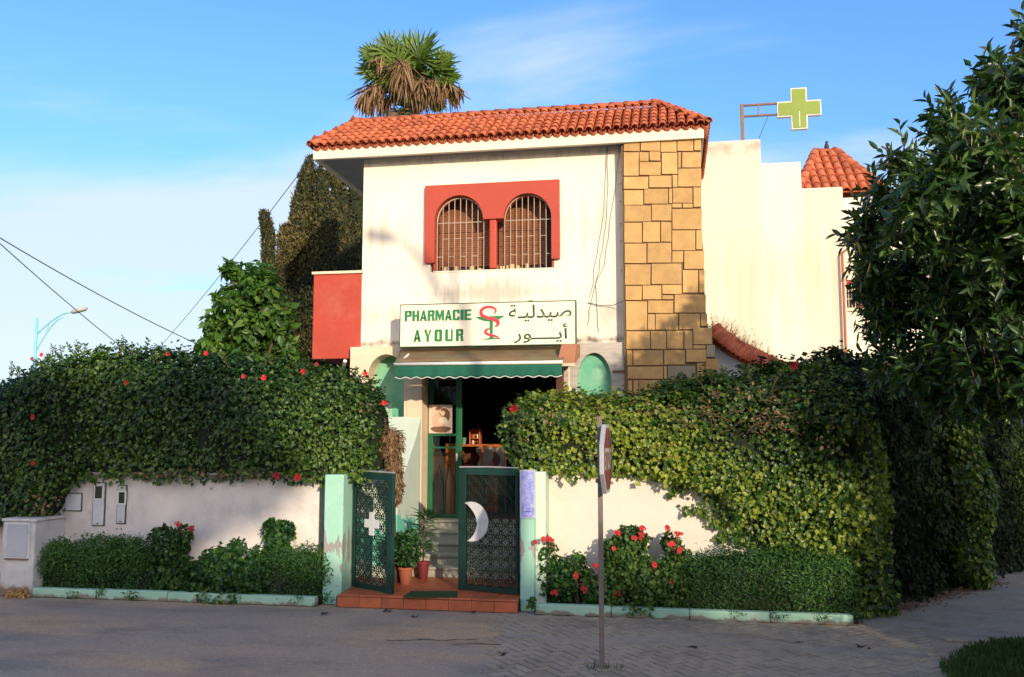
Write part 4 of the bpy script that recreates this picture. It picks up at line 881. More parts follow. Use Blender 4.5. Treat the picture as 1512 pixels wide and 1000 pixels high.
# ---- sloping garden stair wall with tiled coping and dry weeds
def stairwall():
    S = thing('tiled_stair_wall', (1.2, 13.5, 0), 'low white wall with sloping terracotta coping beside the stone pier', 'wall'); y0 = 13.5
    top = [(1046, 484), (1058, 496), (1075, 508), (1095, 520), (1120, 532), (1148, 545), (1166, 552)]
    P = [W(a, b, y0) for a, b in top]; poly = [(P[0].x-.1, 0)]+[(p.x, p.z-.12) for p in [P[0]]+P[1:]]+[(P[-1].x, 0)]
    wm2 = mat('stair_wall_plaster', (.62, .62, .62), .85, .06, 2, .3, 50, col2=(.45, .42, .38), cscale=4, cthr=(.6, .8)); MB().prism(poly, y0, y0+.25).build('wall_face', wm2, S)
    w = W(1118, 553, y0-.01); w1 = W(1085, 540, y0-.01); MB().tube([w1-Vector((0, .01, 0)), w-Vector((0, .01, 0))], .012, 5).build('handrail', grey_m, S)
    cm = [mesh_of(tile_mesh(.2, .05, .043, 6, .012), tile_m, True), mesh_of(tile_mesh(.2, .05, .043, 6, .012), oldtile_m, True)]
    MB().prism([(p.x, p.z-.16) for p in P]+[(p.x, p.z-.01) for p in P[::-1]], y0-.05, y0+.2).build('coping_bed', oldtile_m, S)
    # coping: tiles lying across the wall, stepping down
    L = [0]; 
    for i in range(len(P)-1): L.append(L[-1]+(P[i+1]-P[i]).length)
    n = int(L[-1]/.075)
    for i in range(n):
        s = (i+.5)/n*L[-1]; k = max(j for j in range(len(P)-1) if L[j] <= s); p = P[k].lerp(P[k+1], (s-L[k])/(L[k+1]-L[k])); sl_ = math.atan2((P[k+1]-P[k]).z, (P[k+1]-P[k]).x)
        for r_ in range(2):
            q = Vector((p.x, y0-.12+r_*.08, p.z-.15+.09*r_)); inst('coping_tile', cm[(i*7+r_) % 5 == 0], S, q, (R(56), -sl_, random.uniform(-.06, .06)), (1.15, 1.1, 1.2))
    return S, P
SW, SWP = stairwall()
def weeds(parent):
    pts = []; L = []; 
    n = 330; P = np.zeros((n, 3)); T = np.zeros((n, 3)); Ls = np.zeros(n)
    for i in range(n):
        t = random.random()**.9*.72; f = t*(len(SWP)-1); k = int(f); p = SWP[k].lerp(SWP[min(k+1, len(SWP)-1)], f-k); P[i] = (p.x+.05, 13.78+random.uniform(-.1, .15), p.z-.02); T[i] = (random.gauss(.12, .5), random.gauss(0, .3), 1); Ls[i] = random.uniform(.08, .42)*(1-.3*abs(t-.3))
    a = RNG.random(n)*2*PI; leafmesh('stalks', P, unit(np.stack([np.cos(a), np.sin(a)-1, .1*np.ones(n)], 1)), T, Ls, np.full(n, .009), dry_m, parent, fold=.1)
    Q = np.repeat(P, 5, 0); TT = unit(np.repeat(T, 5, 0)); m = len(Q); Q = Q+TT*(np.repeat(Ls, 5)*RNG.uniform(.3, 1, m))[:, None]; leafmesh('seed_heads', Q, unit(RNG.normal(size=(m, 3))+np.array([0, -1, 0])), TT+RNG.normal(size=(m, 3))*.7, RNG.uniform(.02, .06, m), RNG.uniform(.006, .012, m), dry_m, parent)
wd = thing('dry_weeds', (SWP[2].x, 13.78, SWP[2].z), 'dry orange weeds growing out of the tiled coping of the white wall', 'weeds'); weeds(wd)

# ---- green cross on its bracket
def cross():
    yc = 15.2; g = thing('green_cross_sign', (XW(1096, 207, 16.1), 16.1, ZW(1096, 207, 16.1)), 'green pharmacy cross on a rusty bracket above the white building', 'sign'); y = 16.15
    xp = XW(1096, 180, y); z0 = ZW(1100, 208, y)-.05; z1, z2 = ZW(1096, 156, y), ZW(1096, 172, y)
    MB().box(xp-.03, y-.03, z0, xp+.03, y+.03, z1+.02).build('post', rust, g, bevel=.004)
    xe = XW(1149, 160, y)
    MB().box(xp+.031, y-.02, z1-.02, xe, y+.02, z1+.015).build('arm', rust, g, bevel=.003); MB().box(xp+.031, y-.02, z2-.02, xe, y+.02, z2+.012).build('arm', rust, g, bevel=.003)
    xm = XW(1120, 165, y); MB().box(xm-.012, y-.015, z2+.013, xm+.012, y+.015, z1-.021).build('strut', rust, g)
    MB().tube([W(1134, 172, y), W(1120, 206, 16.3)], .006, 5).build('stay_wire', wire_m, g)
    cx, cz = W(1179.5, 161.5, y).x, W(1179.5, 161.5, y).z; a = W(1210, 161, y).x-cx; w = .135*a/.36
    a = .375; w = .125
    def cr(a, w): return [(cx-w, cz-a), (cx+w, cz-a), (cx+w, cz-w), (cx+a, cz-w), (cx+a, cz+w), (cx+w, cz+w), (cx+w, cz+a), (cx-w, cz+a), (cx-w, cz+w), (cx-a, cz+w), (cx-a, cz-w), (cx-w, cz-w)]
    MB().prism(cr(a, w+.012), y-.05, y+.05).build('cross_frame', whitem, g); MB().prism(cr(a-.02, w-.008), y-.06, y-.0505).build('cross_face', greenx, g)
    MB().prism(cr(a-.02, w-.008), y+.0505, y+.06).build('cross_face', greenx, g)
    MB().box(cx-.006, y-.064, cz-a+.04, cx+.006, y-.0605, cz-.06).build('neon_tube', whitem, g)
cross()

# ================================================================== GARDEN FRONT
KY = 10.65; WY = 11.22
gw = thing('garden_wall', (-6.3, WY, 0), 'low whitewashed garden wall under the long left hedge with meter hatches in it', 'wall')
add_patch(garden_white, (.30, .27, .24), 1.35, 1.75, 3.5, .58, .05); add_patch(garden_white, (.36, .30, .25), -.3, .35, 4, .5, .2)
MB().box(-14, WY, 0, -4.52, WY+.18, 1.545).build('wall_face', garden_white, gw, bevel=.01)
MB().box(-14, WY-.02, 1.545, -4.52, WY+.2, 1.575).build('coping', marble, gw, bevel=.006)
gw2 = thing('garden_wall', (.5, WY, 0), 'low sunlit cream garden wall right of the crescent gate, partly covered by ivy', 'wall')
gwr = mat('sunny_wall_plaster', (.72, .64, .54), .85, .06, 1.6, .35, 40, col2=(.56, .46, .38), cscale=1.8, cthr=(.55, .85)); add_patch(gwr, (.40, .33, .26), -.2, .4, 4, .5, .2)
MB().box(-1.62, WY, 0, 2.25, WY+.18, 1.60).build('wall_face', gwr, gw2, bevel=.01)
MB().box(-1.62, WY-.02, 1.60, 2.25, WY+.2, 1.65).build('coping', gwr, gw2, bevel=.008)
# gate pillars
add_patch(mint_p, (.30, .28, .26), .15, 1.30, 4.6, .625, .02, stretch=(1.8, 1.8, .55))
lp = thing('gate_pillar', (-4.3, 10.83, 0), 'mint painted gate pillar beside the cross gate leaf with plaster peeled off', 'pillar')
xp0, xp1 = XW(478, 780, 10.83), XW(506, 780, 10.83)
MB().slab([(xp0, 10.83), (xp1, 10.83), (XW(524, 800, 11.35)-.01, 11.42), (xp0, 11.42)], 0, 1.585).build('shaft', mint_p, lp, bevel=.012)
rp = thing('gate_pillar', (-1.72, 10.8, 0), 'narrow mint gate pillar carrying the blue notice panel', 'pillar')
xq0, xq1 = XW(768, 780, 10.8), XW(789, 780, 10.8)
MB().slab([(xq0, 10.8), (xq1, 10.8), (-1.60, 11.42), (xq0-.0, 11.42)], 0, 1.66).build('shaft', mint_p, rp, bevel=.012)
MB().slab([(xq1+.002, 10.86), (XW(806, 760, 10.9), 10.9), (XW(806, 760, 10.9), 11.215), (xq1+.002, 11.215)], 0, 1.64).build('side_pier', mat('pier_paint', (.55, .68, .55), .75, .08, 2, .25), rp, bevel=.01)
nb = thing('notice_panel', (-1.7, 10.78, 1.1), 'violet blue mosaic notice panel with dark marks on the right gate pillar', 'sign')
y = 10.785; a0, a1 = XW(767.5, 730, y), XW(790.5, 730, y); c0, c1 = ZW(780, 766, y), ZW(780, 694, y)
MB().box(a0, y, c0, a1, y+.014, c1).build('frame', mat('notice_frame', (.42, .45, .46), .6, .15, 20), nb, bevel=.003); MB().box(a0+.018, y-.006, c0+.018, a1-.018, y-.0005, c1-.018).build('panel', paperb, nb)
ink = mat('ink', (.015, .01, .12), .6); b = MB(); w_ = (a1-a0-.05)
for row, (n, zz_) in enumerate([(5, .08), (4, .12)]):
    for i in range(n):
        x = a0+.03+w_*i/n; z = c0+zz_; b.tube([(x, y-.008, z), (x+w_/n*.3, y-.008, z+.012), (x+w_/n*.5, y-.008, z-.006), (x+w_/n*.8, y-.008, z+.004)], .0028 if row == 0 else .0018, 4)
b.build('marks', ink, nb)
b = MB()
for i in range(22): z = c0+.16+i*.018; b.tube([(a0+.022+w_*k/10, y-.0065, z+.003*math.sin(k*1.9+i)) for k in range(11)], .0012, 4)
b.build('mosaic_lines', mat('notice_line', (.40, .42, .62), .6), nb)

# kerbs of the planting beds, block by block
def kerb(x0, x1, y0, y1, label):
    k = thing('planter_kerb', ((x0+x1)/2, y0, 0), label, 'kerb'); n = max(1, round((x1-x0)/1.0)); x = x0
    for i in range(n):
        xe = x0+(x1-x0)*(i+1)/n; MB().box(x+.003, y0+random.uniform(-.006, .006), 0, xe-.003, y1, .115+random.uniform(-.006, .006)).build('kerb_block', mint, k, bevel=.012); x = xe
    return k
kerb(G(45, 880).x, xp0-.02, KY, KY+.11, 'pale mint kerb along the bed under the left garden wall')
kerb(xq1+.03, G(1258, 921).x, KY, KY+.11, 'pale mint kerb along the bed from the right pillar to the driveway corner')
tag(MB().box(G(45, 880).x+.02, KY+.11, -.003, xp0-.02, WY, .09).build('bed_soil', soil), kind='structure')
tag(MB().box(xq1+.03, KY+.11, -.003, 2.0, WY, .09).build('bed_soil', soil), kind='structure')
# porch of orange tiles
po = thing('porch_step', (-2.9, 10.72, 0), 'orange tiled porch step inside the open gate', 'step')
pslab = [(xp1-.02, 10.70), (xq0-.012, 10.72), (xq0-.012, 12.2), (-4.35, 12.2), (-4.35, 11.43), (XW(524, 800, 11.35), 11.42)]
MB().slab(pslab, 0, .128).build('base', joint_m, po)
for i in range(8):
    x0 = xp1+.0+(xq0-.012-xp1)*i/8; x1 = xp1+(xq0-.012-xp1)*(i+1)/8
    bx('face_tile', (x0+.002, 10.692, 0.004, x1-.002, 10.70+(0 if i else 0), .122), porch_m, po, .002)
    for j in range(5):
        ya_ = 10.695+j*.301; xa_, xb_ = (x0+.002, x1-.002)
        bx('floor_tile', (xa_, ya_, .129, xb_, ya_+.297, .15), porch_m, po, .003)
for j in range(3): bx('floor_tile', (-4.34, 11.44+j*.25, .129, xp1-.002, 11.687+j*.25, .15), porch_m, po, .003)
dm = MB(); p0, p1 = G(595, 882, .156), G(675, 882, .156); p2, p3 = G(676, 874, .156), G(607, 874, .156)
dm.slab([(p0.x, p0.y), (p1.x, p1.y), (p2.x, p2.y), (p3.x, p3.y)], .152, .166); o = dm.build('door_mat', matg, None, (p0.x, p0.y, .152)); tag(o, 'dark green doormat lying on the orange porch tiles', 'doormat')

# gates
def gate(hinge, ang, L, H, mark, label):
    """leaf in local x (0 at hinge, L at free edge), rotated by ang about z"""
    g = thing('gate_leaf', hinge, label, 'gate'); g.rotation_euler = (0, 0, ang)
    def put(mb, n, m, par=g, **k):
        me = mesh_of(mb, m); o = bpy.data.objects.new(n, me); C.objects.link(o); o.parent = par
        bv = o.modifiers.new('b', 'BEVEL'); bv.width = .003; bv.segments = 1; bv.limit_method = 'ANGLE'; return o
    sw = .105
    put(MB().box(0, -.02, 0, .04, .02, H), 'hinge_stile', dgreen); put(MB().box(L-sw, -.022, 0, L, .022, H), 'lock_stile', dgreen)
    put(MB().box(.041, -.02, H-.085, L-sw-.001, .02, H-.001), 'top_rail', dgreen); put(MB().box(.041, -.02, .0, L-sw-.001, .02, .06), 'bottom_rail', dgreen)
    put(MB().tube([(.0, 0, H+.012), (L*.5, 0, H+.018), (L, 0, H+.01)], .011, 6), 'top_trim', grey_m)
    la = MB(); x0, x1, z0, z1 = .045, L-sw-.004, .064, H-.09; cell = (x1-x0)/5; nz = round((z1-z0)/cell); cz = (z1-z0)/nz
    def ring(cx, cz_, r, w=.0055, n=14, y0=-.006, y1=.006):
        vs = []; 
        for i in range(n):
            t = 2*PI*i/n
            for rr_ in (r-w, r+w):
                X_, Z_ = min(max(cx+rr_*math.cos(t), x0), x1), min(max(cz_+rr_*math.sin(t), z0), z1); vs += [(X_, y0, Z_), (X_, y1, Z_)]
        fs = []
        for i in range(n):
            a = i*4; c = ((i+1) % n)*4; fs += [(a, c, c+2, a+2), (a+1, a+3, c+3, c+1), (a+2, c+2, c+3, a+3), (a, a+1, c+1, c)]
        la.add(vs, fs)
    for i in range(6):
        for j in range(nz+1):
            if i < 5 and j < nz: ring(x0+(i+.5)*cell, z0+(j+.5)*cz, cell*.46); ring(x0+(i+.5)*cell, z0+(j+.5)*cz, cell*.2, .0035, 8)
            ring(x0+i*cell, z0+j*cz, cell*.46, .005, 12, -.005, .005)
    for i in range(5):
        for j in range(nz):
            a, c = x0+i*cell, z0+j*cz; la.tube([(a, 0, c), (a+cell, 0, c+cz)], .004, 4, cap=False); la.tube([(a+cell, 0.001, c), (a, .001, c+cz)], .004, 4, cap=False)
    put(la, 'lattice', mat('black_green_iron', (.004, .02, .014), .6, .2, 5, spec=.3, col2=(.4, .42, .4), cscale=18, cthr=(.74, .75)))['kind'] = 'stuff'
    if mark == 'cross':
        cx = L*.50; cz_ = H-.63; a = .145; w = .052
        put(MB().prism([(cx-w, cz_-a), (cx+w, cz_-a), (cx+w, cz_-w), (cx+a, cz_-w), (cx+a, cz_+w), (cx+w, cz_+w), (cx+w, cz_+a), (cx-w, cz_+a), (cx-w, cz_+w), (cx-a, cz_+w), (cx-a, cz_-w), (cx-w, cz_-w)], -.03, -.022), 'white_cross', box_m)
    else:
        # crescent open towards the free edge; drawn in local x measured from the hinge (image right)
        R1 = .245; cz_ = H-.66; cx = L-sw-.155+.07; pts = []
        n = 22; b0 = R(-102); b1 = R(112)
        o1 = [(cx-R1*math.cos(b0+(b1-b0)*i/n), cz_+R1*math.sin(b0+(b1-b0)*i/n)) for i in range(n+1)]
        c2 = cx+.078; P0, P1 = Vector(o1[0]), Vector(o1[-1]); mid = (P0+P1)/2
        i1 = []
        for i in range(n+1):
            t = i/n; p = P1.lerp(P0, t); bulge = .155*math.sin(PI*t)**.75; i1.append((p.x-bulge, p.y))
        for i in range(n):
            put_q = [o1[i], o1[i+1], i1[n-i-1], i1[n-i]]; pts.append(put_q)
        mb = MB()
        m = n+1; vs = [(x, y_, z) for y_ in (-.034, -.026) for (x, z) in o1] + [(x, y_, z) for y_ in (-.034, -.026) for (x, z) in i1[::-1]]
        fs = []
        for i in range(n):
            a = i; c = m+i; d = 2*m+i; e = 3*m+i; fs += [(a, a+1, d+1, d), (c, e, e+1, c+1), (a, c, c+1, a+1), (d, d+1, e+1, e)]
        put(mb.add(vs, fs), 'white_crescent', box_m)
    lo = MB().box(L-.09, -.045, H*.5, L-.02, -.023, H*.5+.12).box(L-.07, -.07, H*.5+.05, L-.05, -.046, H*.5+.065); put(lo, 'lock', dgreen)
    for z in (.2, H-.25): put(MB().tube([(-.012, 0, z-.04), (-.012, 0, z+.04)], .014, 8), 'hinge', dgreen)
    return g
hl = W(525.5, 790, 11.28); gate((hl.x, 11.20, .165), R(-33), .79, 1.44, 'cross', 'left green iron gate leaf with a small white cross, swung open')
# right leaf: hinged at the right pillar; the leaf's local x runs to the left, so turn it 180 degrees minus the opening
hr = W(766, 790, 11.0)
def gate_right():
    g = gate((hr.x, 11.0, .165), 0, .84, 1.50, 'moon', 'right green iron gate leaf with a white crescent and lattice work')
    g.rotation_euler = (0, 0, R(-17)); g.scale = (1, 1, 1)
    for c in g.children:           # mirror the leaf so that the hinge is on its right
        me = c.data; me.transform(Matrix.Scale(-1, 4, (1, 0, 0))); me.flip_normals()
gate_right()

# meter hatches and boxes
def hatch(px0, py0, px1, py1, win, label):
    y = WY-.012; a = W(px0, py1, y); b_ = W(px1, py0, y); t = thing('meter_hatch', ((a.x+b_.x)/2, y, a.z), label, 'meter box')
    MB().box(a.x, y, a.z, b_.x, WY+.0, b_.z).build('rim', mat('rim_dark', (.10, .09, .08), .8), t, bevel=.008)
    MB().box(a.x+.014, y-.012, a.z+.014, b_.x-.014, y-.001, b_.z-.014).build('door', box_m, t, bevel=.006)
    if win:
        w0 = W(win[0], win[3], y-.02); w1 = W(win[2], win[1], y-.02); MB().box(w0.x-.025, y-.018, w0.z-.02, w1.x+.025, y-.0125, w1.z+.02).build('window_frame', whitem, t, bevel=.002); MB().box(w0.x, y-.022, w0.z, w1.x, y-.0185, w1.z).build('window', windg, t)
        MB().box((a.x+b_.x)/2-.015, y-.02, a.z+.03, (a.x+b_.x)/2+.015, y-.0125, a.z+.045).build('latch', rust, t)
hatch(135, 712, 157, 777, (140, 718, 151, 736), 'taller white meter hatch with a grey-brown window set in the left garden wall')
hatch(171, 716, 188, 774, (175, 727, 184, 743), 'narrower white meter hatch with small dark window, right of the taller one')
hatch(95, 728, 122, 755, None, 'plain square white cover plate on the wall left of the meter hatches')
def ubox():
    y = 10.63; x0, x1 = -8.6, G(58, 880).x; t = thing('utility_cabinet', ((x0+x1)/2, y, 0), 'white masonry utility cabinet with a grey door at the left end of the bed', 'cabinet')
    x0 = XW(2, 820, y); x1 = XW(50, 820, y); zt = ZW(30, 767, y)
    bm = mat('cabinet_plaster', (.58, .56, .53), .85, .08, 2.5, .4, 40, col2=(.42, .40, .37), cscale=3.5, cthr=(.5, .75)); add_patch(bm, (.22, .16, .10), -.2, .3, 5, .5, .2)
    MB().box(x0, y, 0, x1, WY, zt-.03).build('body', bm, t, bevel=.015); MB().box(x0-.02, y-.015, zt-.03, x1+.02, WY, zt+.01).build('top', bm, t, bevel=.012)
    a = W(10, 822, y); b_ = W(43, 772, y); MB().box(a.x-.03, y-.012, a.z-.02, b_.x+.03, y-.001, b_.z+.0).build('door_frame', box_m, t, bevel=.004)
    MB().box(a.x, y-.022, a.z, b_.x, y-.0125, b_.z-.02).build('door', mat('grey_door', (.44, .45, .47), .6, .08, 3), t, bevel=.004)
    MB().box(a.x-.02, y-.03, a.z-.035, b_.x+.02, y-.001, a.z-.021).build('sill', rust, t)
ubox()

# ================================================================== HEDGES
def hedge_leaves(profile, n, L, asp, m, parent, yb, Rr=.45, origin=(0, 0), ang=0.0, name='foliage', lump=.13, jit=.5, down=.6, depth=.14, tgrad=.3, lvar=.35, edge=.10, core=True, tmul=1.0, spike=0.0, lf=2.2):
    """profile: (x, z bottom, z top, y front) along the hedge; leaves lie on the rounded front, top and back edge"""
    pr = np.array(profile, float); xs = pr[:, 0]; N0 = int(n*1.0); x = RNG.uniform(xs[0], xs[-1], N0); zb = np.interp(x, xs, pr[:, 1]); zt = np.interp(x, xs, pr[:, 2]); yf = np.interp(x, xs, pr[:, 3])
    hgt = np.maximum(zt-zb, .05); rr = np.minimum(Rr, hgt*.5); Ly = np.maximum(yb-yf, .1); tot = (hgt-rr)+rr*1.57+np.maximum(Ly-rr, 0)
    # keep area density even
    keep = RNG.random(N0) < (tot/tot.max()); x, zb, zt, yf, hgt, rr, Ly, tot = [a[keep] for a in (x, zb, zt, yf, hgt, rr, Ly, tot)]; k = len(x)
    s = RNG.random(k)*tot; P = np.zeros((k, 3)); nn = np.zeros((k, 3)); P[:, 0] = x
    f = s < (hgt-rr); P[f, 1] = yf[f]; P[f, 2] = zb[f]+s[f]; nn[f] = (0, -1, .1)
    q = (~f) & (s < hgt-rr+rr*1.57); t = (s[q]-(hgt[q]-rr[q]))/rr[q]; P[q, 1] = yf[q]+rr[q]*(1-np.cos(t)); P[q, 2] = zt[q]-rr[q]+rr[q]*np.sin(t); nn[q, 1] = -np.cos(t); nn[q, 2] = np.sin(t)
    r_ = ~(f | q); P[r_, 1] = yf[r_]+rr[r_]+(s[r_]-(hgt[r_]-rr[r_]+rr[r_]*1.57)); P[r_, 2] = zt[r_]; nn[r_] = (0, 0, 1)
    lm = lump*vnoise(P, lf, 1.0)+lump*.5*vnoise(P, lf*2.6, 5.0); sp = spike*RNG.random(k)**6*(P[:, 2] > zt-.12)
    off = lm - np.abs(RNG.normal(size=k))*depth + edge*RNG.normal(size=k)*.3; P += nn*off[:, None]; P[:, 2] += sp; P[:, 2] += np.where(f & (s < .15), -np.abs(RNG.normal(size=k))*.05, 0); P[:, 2] = np.maximum(P[:, 2], .05)
    P[:, 0] += RNG.normal(size=k)*.03
    tn = (RNG.random(k)*.75+.25*RNG.random(k)+tgrad*vnoise(P, 1.1, 2.0)-.0).clip(0, 1)*tmul
    Nn = unit(nn+RNG.normal(size=(k, 3))*jit+np.array([0, -.1, .2])); T = RNG.normal(size=(k, 3))*.6+nn*.3+np.array([0, 0, -down]); T[sp > .02] += np.array([0, 0, 1.2])
    Ls = L*(1+lvar*RNG.normal(size=k)).clip(.4, 1.8)
    ca, sa = math.cos(ang), math.sin(ang)
    def rot(A): B = A.copy(); B[:, 0] = A[:, 0]*ca-A[:, 1]*sa; B[:, 1] = A[:, 0]*sa+A[:, 1]*ca; return B
    P2 = rot(P)+np.array([origin[0], origin[1], 0]); o = leafmesh(name, P2, rot(Nn), rot(T), Ls, Ls*asp, m, parent, tint=tn, fold=.3)
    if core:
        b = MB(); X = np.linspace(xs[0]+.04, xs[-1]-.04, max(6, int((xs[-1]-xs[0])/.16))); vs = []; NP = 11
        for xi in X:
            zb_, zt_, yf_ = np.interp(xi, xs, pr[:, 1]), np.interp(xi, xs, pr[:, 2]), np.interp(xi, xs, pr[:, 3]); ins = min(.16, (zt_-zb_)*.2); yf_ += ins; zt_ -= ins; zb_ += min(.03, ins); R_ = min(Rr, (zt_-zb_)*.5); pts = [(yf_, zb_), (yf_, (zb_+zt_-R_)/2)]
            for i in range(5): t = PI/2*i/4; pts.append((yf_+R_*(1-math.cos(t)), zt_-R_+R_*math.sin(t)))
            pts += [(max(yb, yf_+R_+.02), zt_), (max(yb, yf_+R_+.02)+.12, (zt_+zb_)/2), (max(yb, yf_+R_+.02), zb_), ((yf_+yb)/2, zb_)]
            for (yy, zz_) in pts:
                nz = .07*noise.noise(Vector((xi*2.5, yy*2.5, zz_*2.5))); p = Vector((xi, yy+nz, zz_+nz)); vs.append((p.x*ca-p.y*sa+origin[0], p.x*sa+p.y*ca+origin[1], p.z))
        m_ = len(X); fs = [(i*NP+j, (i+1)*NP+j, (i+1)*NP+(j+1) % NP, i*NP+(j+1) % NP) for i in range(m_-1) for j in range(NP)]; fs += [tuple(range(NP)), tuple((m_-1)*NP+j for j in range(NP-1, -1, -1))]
        b.add(vs, fs).build('shade_core', core_m, parent)['kind'] = 'stuff'  # solid filling added under the leaves to block light
    return o
def bloom(name, p, r, parent, m=petal): return tuftflower(p, r).build(name, m, parent)

# left hibiscus and ivy hedge over the garden wall
HL = thing('hedge', (-6.3, 11.3, 1.5), 'tall long dark green hedge with red hibiscus blooms over the left garden wall', 'hedge')
yt = 11.45
prof = [(-330, 800, 600, 10.75), (-150, 800, 585, 10.75), (0, 762, 566, 10.80), (30, 762, 548, 10.80), (62, 768, 532, 10.82), (86, 752, 524, 10.9), (100, 722, 522, 10.98), (118, 706, 520, 11.02), (180, 702, 516, 11.05), (250, 702, 524, 11.05), (330, 702, 531, 11.05), (400, 702, 534, 11.02), (450, 704, 543, 11.0), (505, 706, 553, 10.95), (528, 706, 562, 10.95), (546, 702, 585, 11.03), (558, 694, 622, 11.2)]
pr = []
for px, pb, pt, yf in prof:
    pr.append((XW(px, 640, yf+.1), ZW(px, pb, yf), ZW(px, pt, yt), yf))
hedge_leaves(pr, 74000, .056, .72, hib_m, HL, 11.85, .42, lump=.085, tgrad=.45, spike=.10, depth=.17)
# sunlit rounded end of the hedge and a few long shoots above the top
for (px, py) in [(305, 522), (448, 549), (468, 538), (540, 552), (568, 595), (248, 523), (360, 556), (390, 558), (187, 565), (49, 616), (48, 530), (62, 524), (409, 703), (440, 705), (50, 684)]:
    d = 11.02 if py > 560 else 11.2
    if px < 100: d = 10.75
    if py < 530: d = 11.4
    p = W(px, py, d-.1); bloom('hibiscus_bloom', p, random.uniform(.028, .048) if px not in (440, 409) else .055, HL)
def shoots(parent, base_px, y, n, Lm, m, up=.35, nl=16, size=.06):
    P = []; T = []; 
    st = MB()
    for (px, py) in base_px:
        for _ in range(n):
            p = W(px+random.uniform(-12, 12), py+10, y+random.uniform(-.2, .3)); q = p+Vector((random.uniform(-.12, .12), random.uniform(-.1, .1), up*random.uniform(.5, 1.1))); st.tube([p, (p+q)/2+Vector((.01, 0, 0)), q], [.006, .005, .002], 4, cap=False)
            for i in range(nl):
                t = .25+.75*i/nl; c = p.lerp(q, t); a = i*2.4; P.append(c); T.append((math.cos(a)*.8, math.sin(a)*.8, .5))
    P = np.array(P); T = np.array(T); k = len(P); Nn = unit(np.cross(T, RNG.normal(size=(k, 3)))+np.array([0, -.3, .6])); Ls = size*RNG.uniform(.6, 1.2, k)
    leafmesh('shoot_leaves', P, Nn, T, Ls, Ls*.5, m, parent, fold=.3, tint=.35+.65*RNG.random(k)); st.build('shoot_stems', bark, parent)['kind'] = 'stuff'
shoots(HL, [(180, 515), (150, 518), (115, 520), (205, 520), (235, 526), (60, 535), (80, 528), (275, 528), (340, 533), (395, 536), (440, 545), (505, 555), (20, 552)], 11.4, 4, .3, hib_m, .26)

# right ivy hedge
HR = thing('hedge', (.2, 11.2, 1.6), 'sunlit ivy hedge spilling over the right garden wall and down to the driveway corner', 'hedge')
prof = [(744, 655, 622, 11.0), (757, 680, 602, 10.95), (775, 692, 594, 10.95), (800, 694, 590, 10.95), (860, 694, 590, 10.98), (930, 694, 592, 10.98), (965, 698, 590, 10.98), (1000, 706, 580, 10.95), (1035, 716, 566, 10.92), (1065, 720, 557, 10.92), (1090, 760, 552, 10.9), (1125, 800, 550, 10.95), (1160, 850, 550, 10.97), (1200, 890, 548, 10.98), (1250, 905, 552, 10.98), (1283, 906, 570, 11.02), (1298, 906, 610, 11.15), (1307, 904, 660, 11.35)]
pr = [(XW(px, 640, yf+.1), max(.03, ZW(px, pb, yf)), ZW(px, pt, 11.5), yf) for px, pb, pt, yf in prof]
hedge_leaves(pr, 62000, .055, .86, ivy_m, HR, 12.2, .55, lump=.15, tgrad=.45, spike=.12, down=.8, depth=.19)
shoots(HR, [(1045, 560), (1062, 556), (1100, 552), (790, 594), (860, 592), (990, 586), (1160, 548)], 11.4, 4, .3, ivy_m, .2)
for (px, py) in [(759, 604), (1172, 540)]: bloom('hibiscus_bloom', W(px, py, 10.9 if px < 800 else 11.4), .06, HR)
def vine(parent, lines, m, w=.10, n=70, size=.06, y=WY-.06):
    P = []; st = MB()
    for ln in lines:
        Q = [W(a, b, y) for a, b in ln]; st.tube(Q, .006, 5, cap=False)
        for i in range(n):
            t = random.random()*(len(Q)-1); k = int(t); c = Q[k].lerp(Q[min(k+1, len(Q)-1)], t-k); ww = w*(1-.5*t/(len(Q)-1)); P.append(c+Vector((random.gauss(0, ww*.5), random.uniform(-.05, .03), random.gauss(0, ww*.5))))
    P = np.array(P); k = len(P); Nn = unit(np.array([0, -1, .2])+RNG.normal(size=(k, 3))*.35); T = RNG.normal(size=(k, 3))*.5+np.array([-.2, 0, -.7]); Ls = size*RNG.uniform(.6, 1.3, k)
    leafmesh('trailing_ivy', P, Nn, T, Ls, Ls*.85, m, parent, fold=.25, tint=.3+.6*RNG.random(k)); st.build('trailing_stems', bark, parent)['kind'] = 'stuff'
vine(HR, [[(1075, 715), (1050, 730), (1035, 755), (1008, 752)], [(1040, 758), (1065, 775), (1085, 790), (1110, 800)], [(1050, 720), (1062, 750), (1080, 765)], [(1090, 760), (1080, 780), (1062, 795)]], ivy_m, .10, 110)
vine(HR, [[(1085, 770), (1110, 785), (1140, 800)], [(1100, 740), (1100, 770), (1120, 810)], [(1130, 770), (1140, 800), (1160, 830)]], ivy_m, .16, 150)
vine(HR, [[(800, 690), (900, 696), (960, 698)], [(960, 698), (1000, 712), (1040, 722)], [(1010, 712), (1000, 722), (990, 732)]], ivy_m, .05, 60)
# unseen dense shrub added right of the driveway to shade the back hedge
sb = thing('shade_shrub', (6.4, 7.2, 0), 'unseen dense shrub added right of the driveway mouth to shade the hedge', 'shrub')
E = [(6.3, 7.3, 2.0, 2.3, 1.1, 2.0), (5.1, 7.2, 1.1, 1.3, .9, 1.2), (8.2, 7.8, 2.4, 1.6, 1.2, 2.2)]; foliage(E, 6000, .16, .5, hib_m, sb, back=1); ellcore(E, 'shade_core', sb, .85)
vine(HR, [[(775, 620), (750, 622), (732, 630)], [(780, 612), (760, 608), (744, 612)]], ivy_m, .03, 26, .05, 10.9)
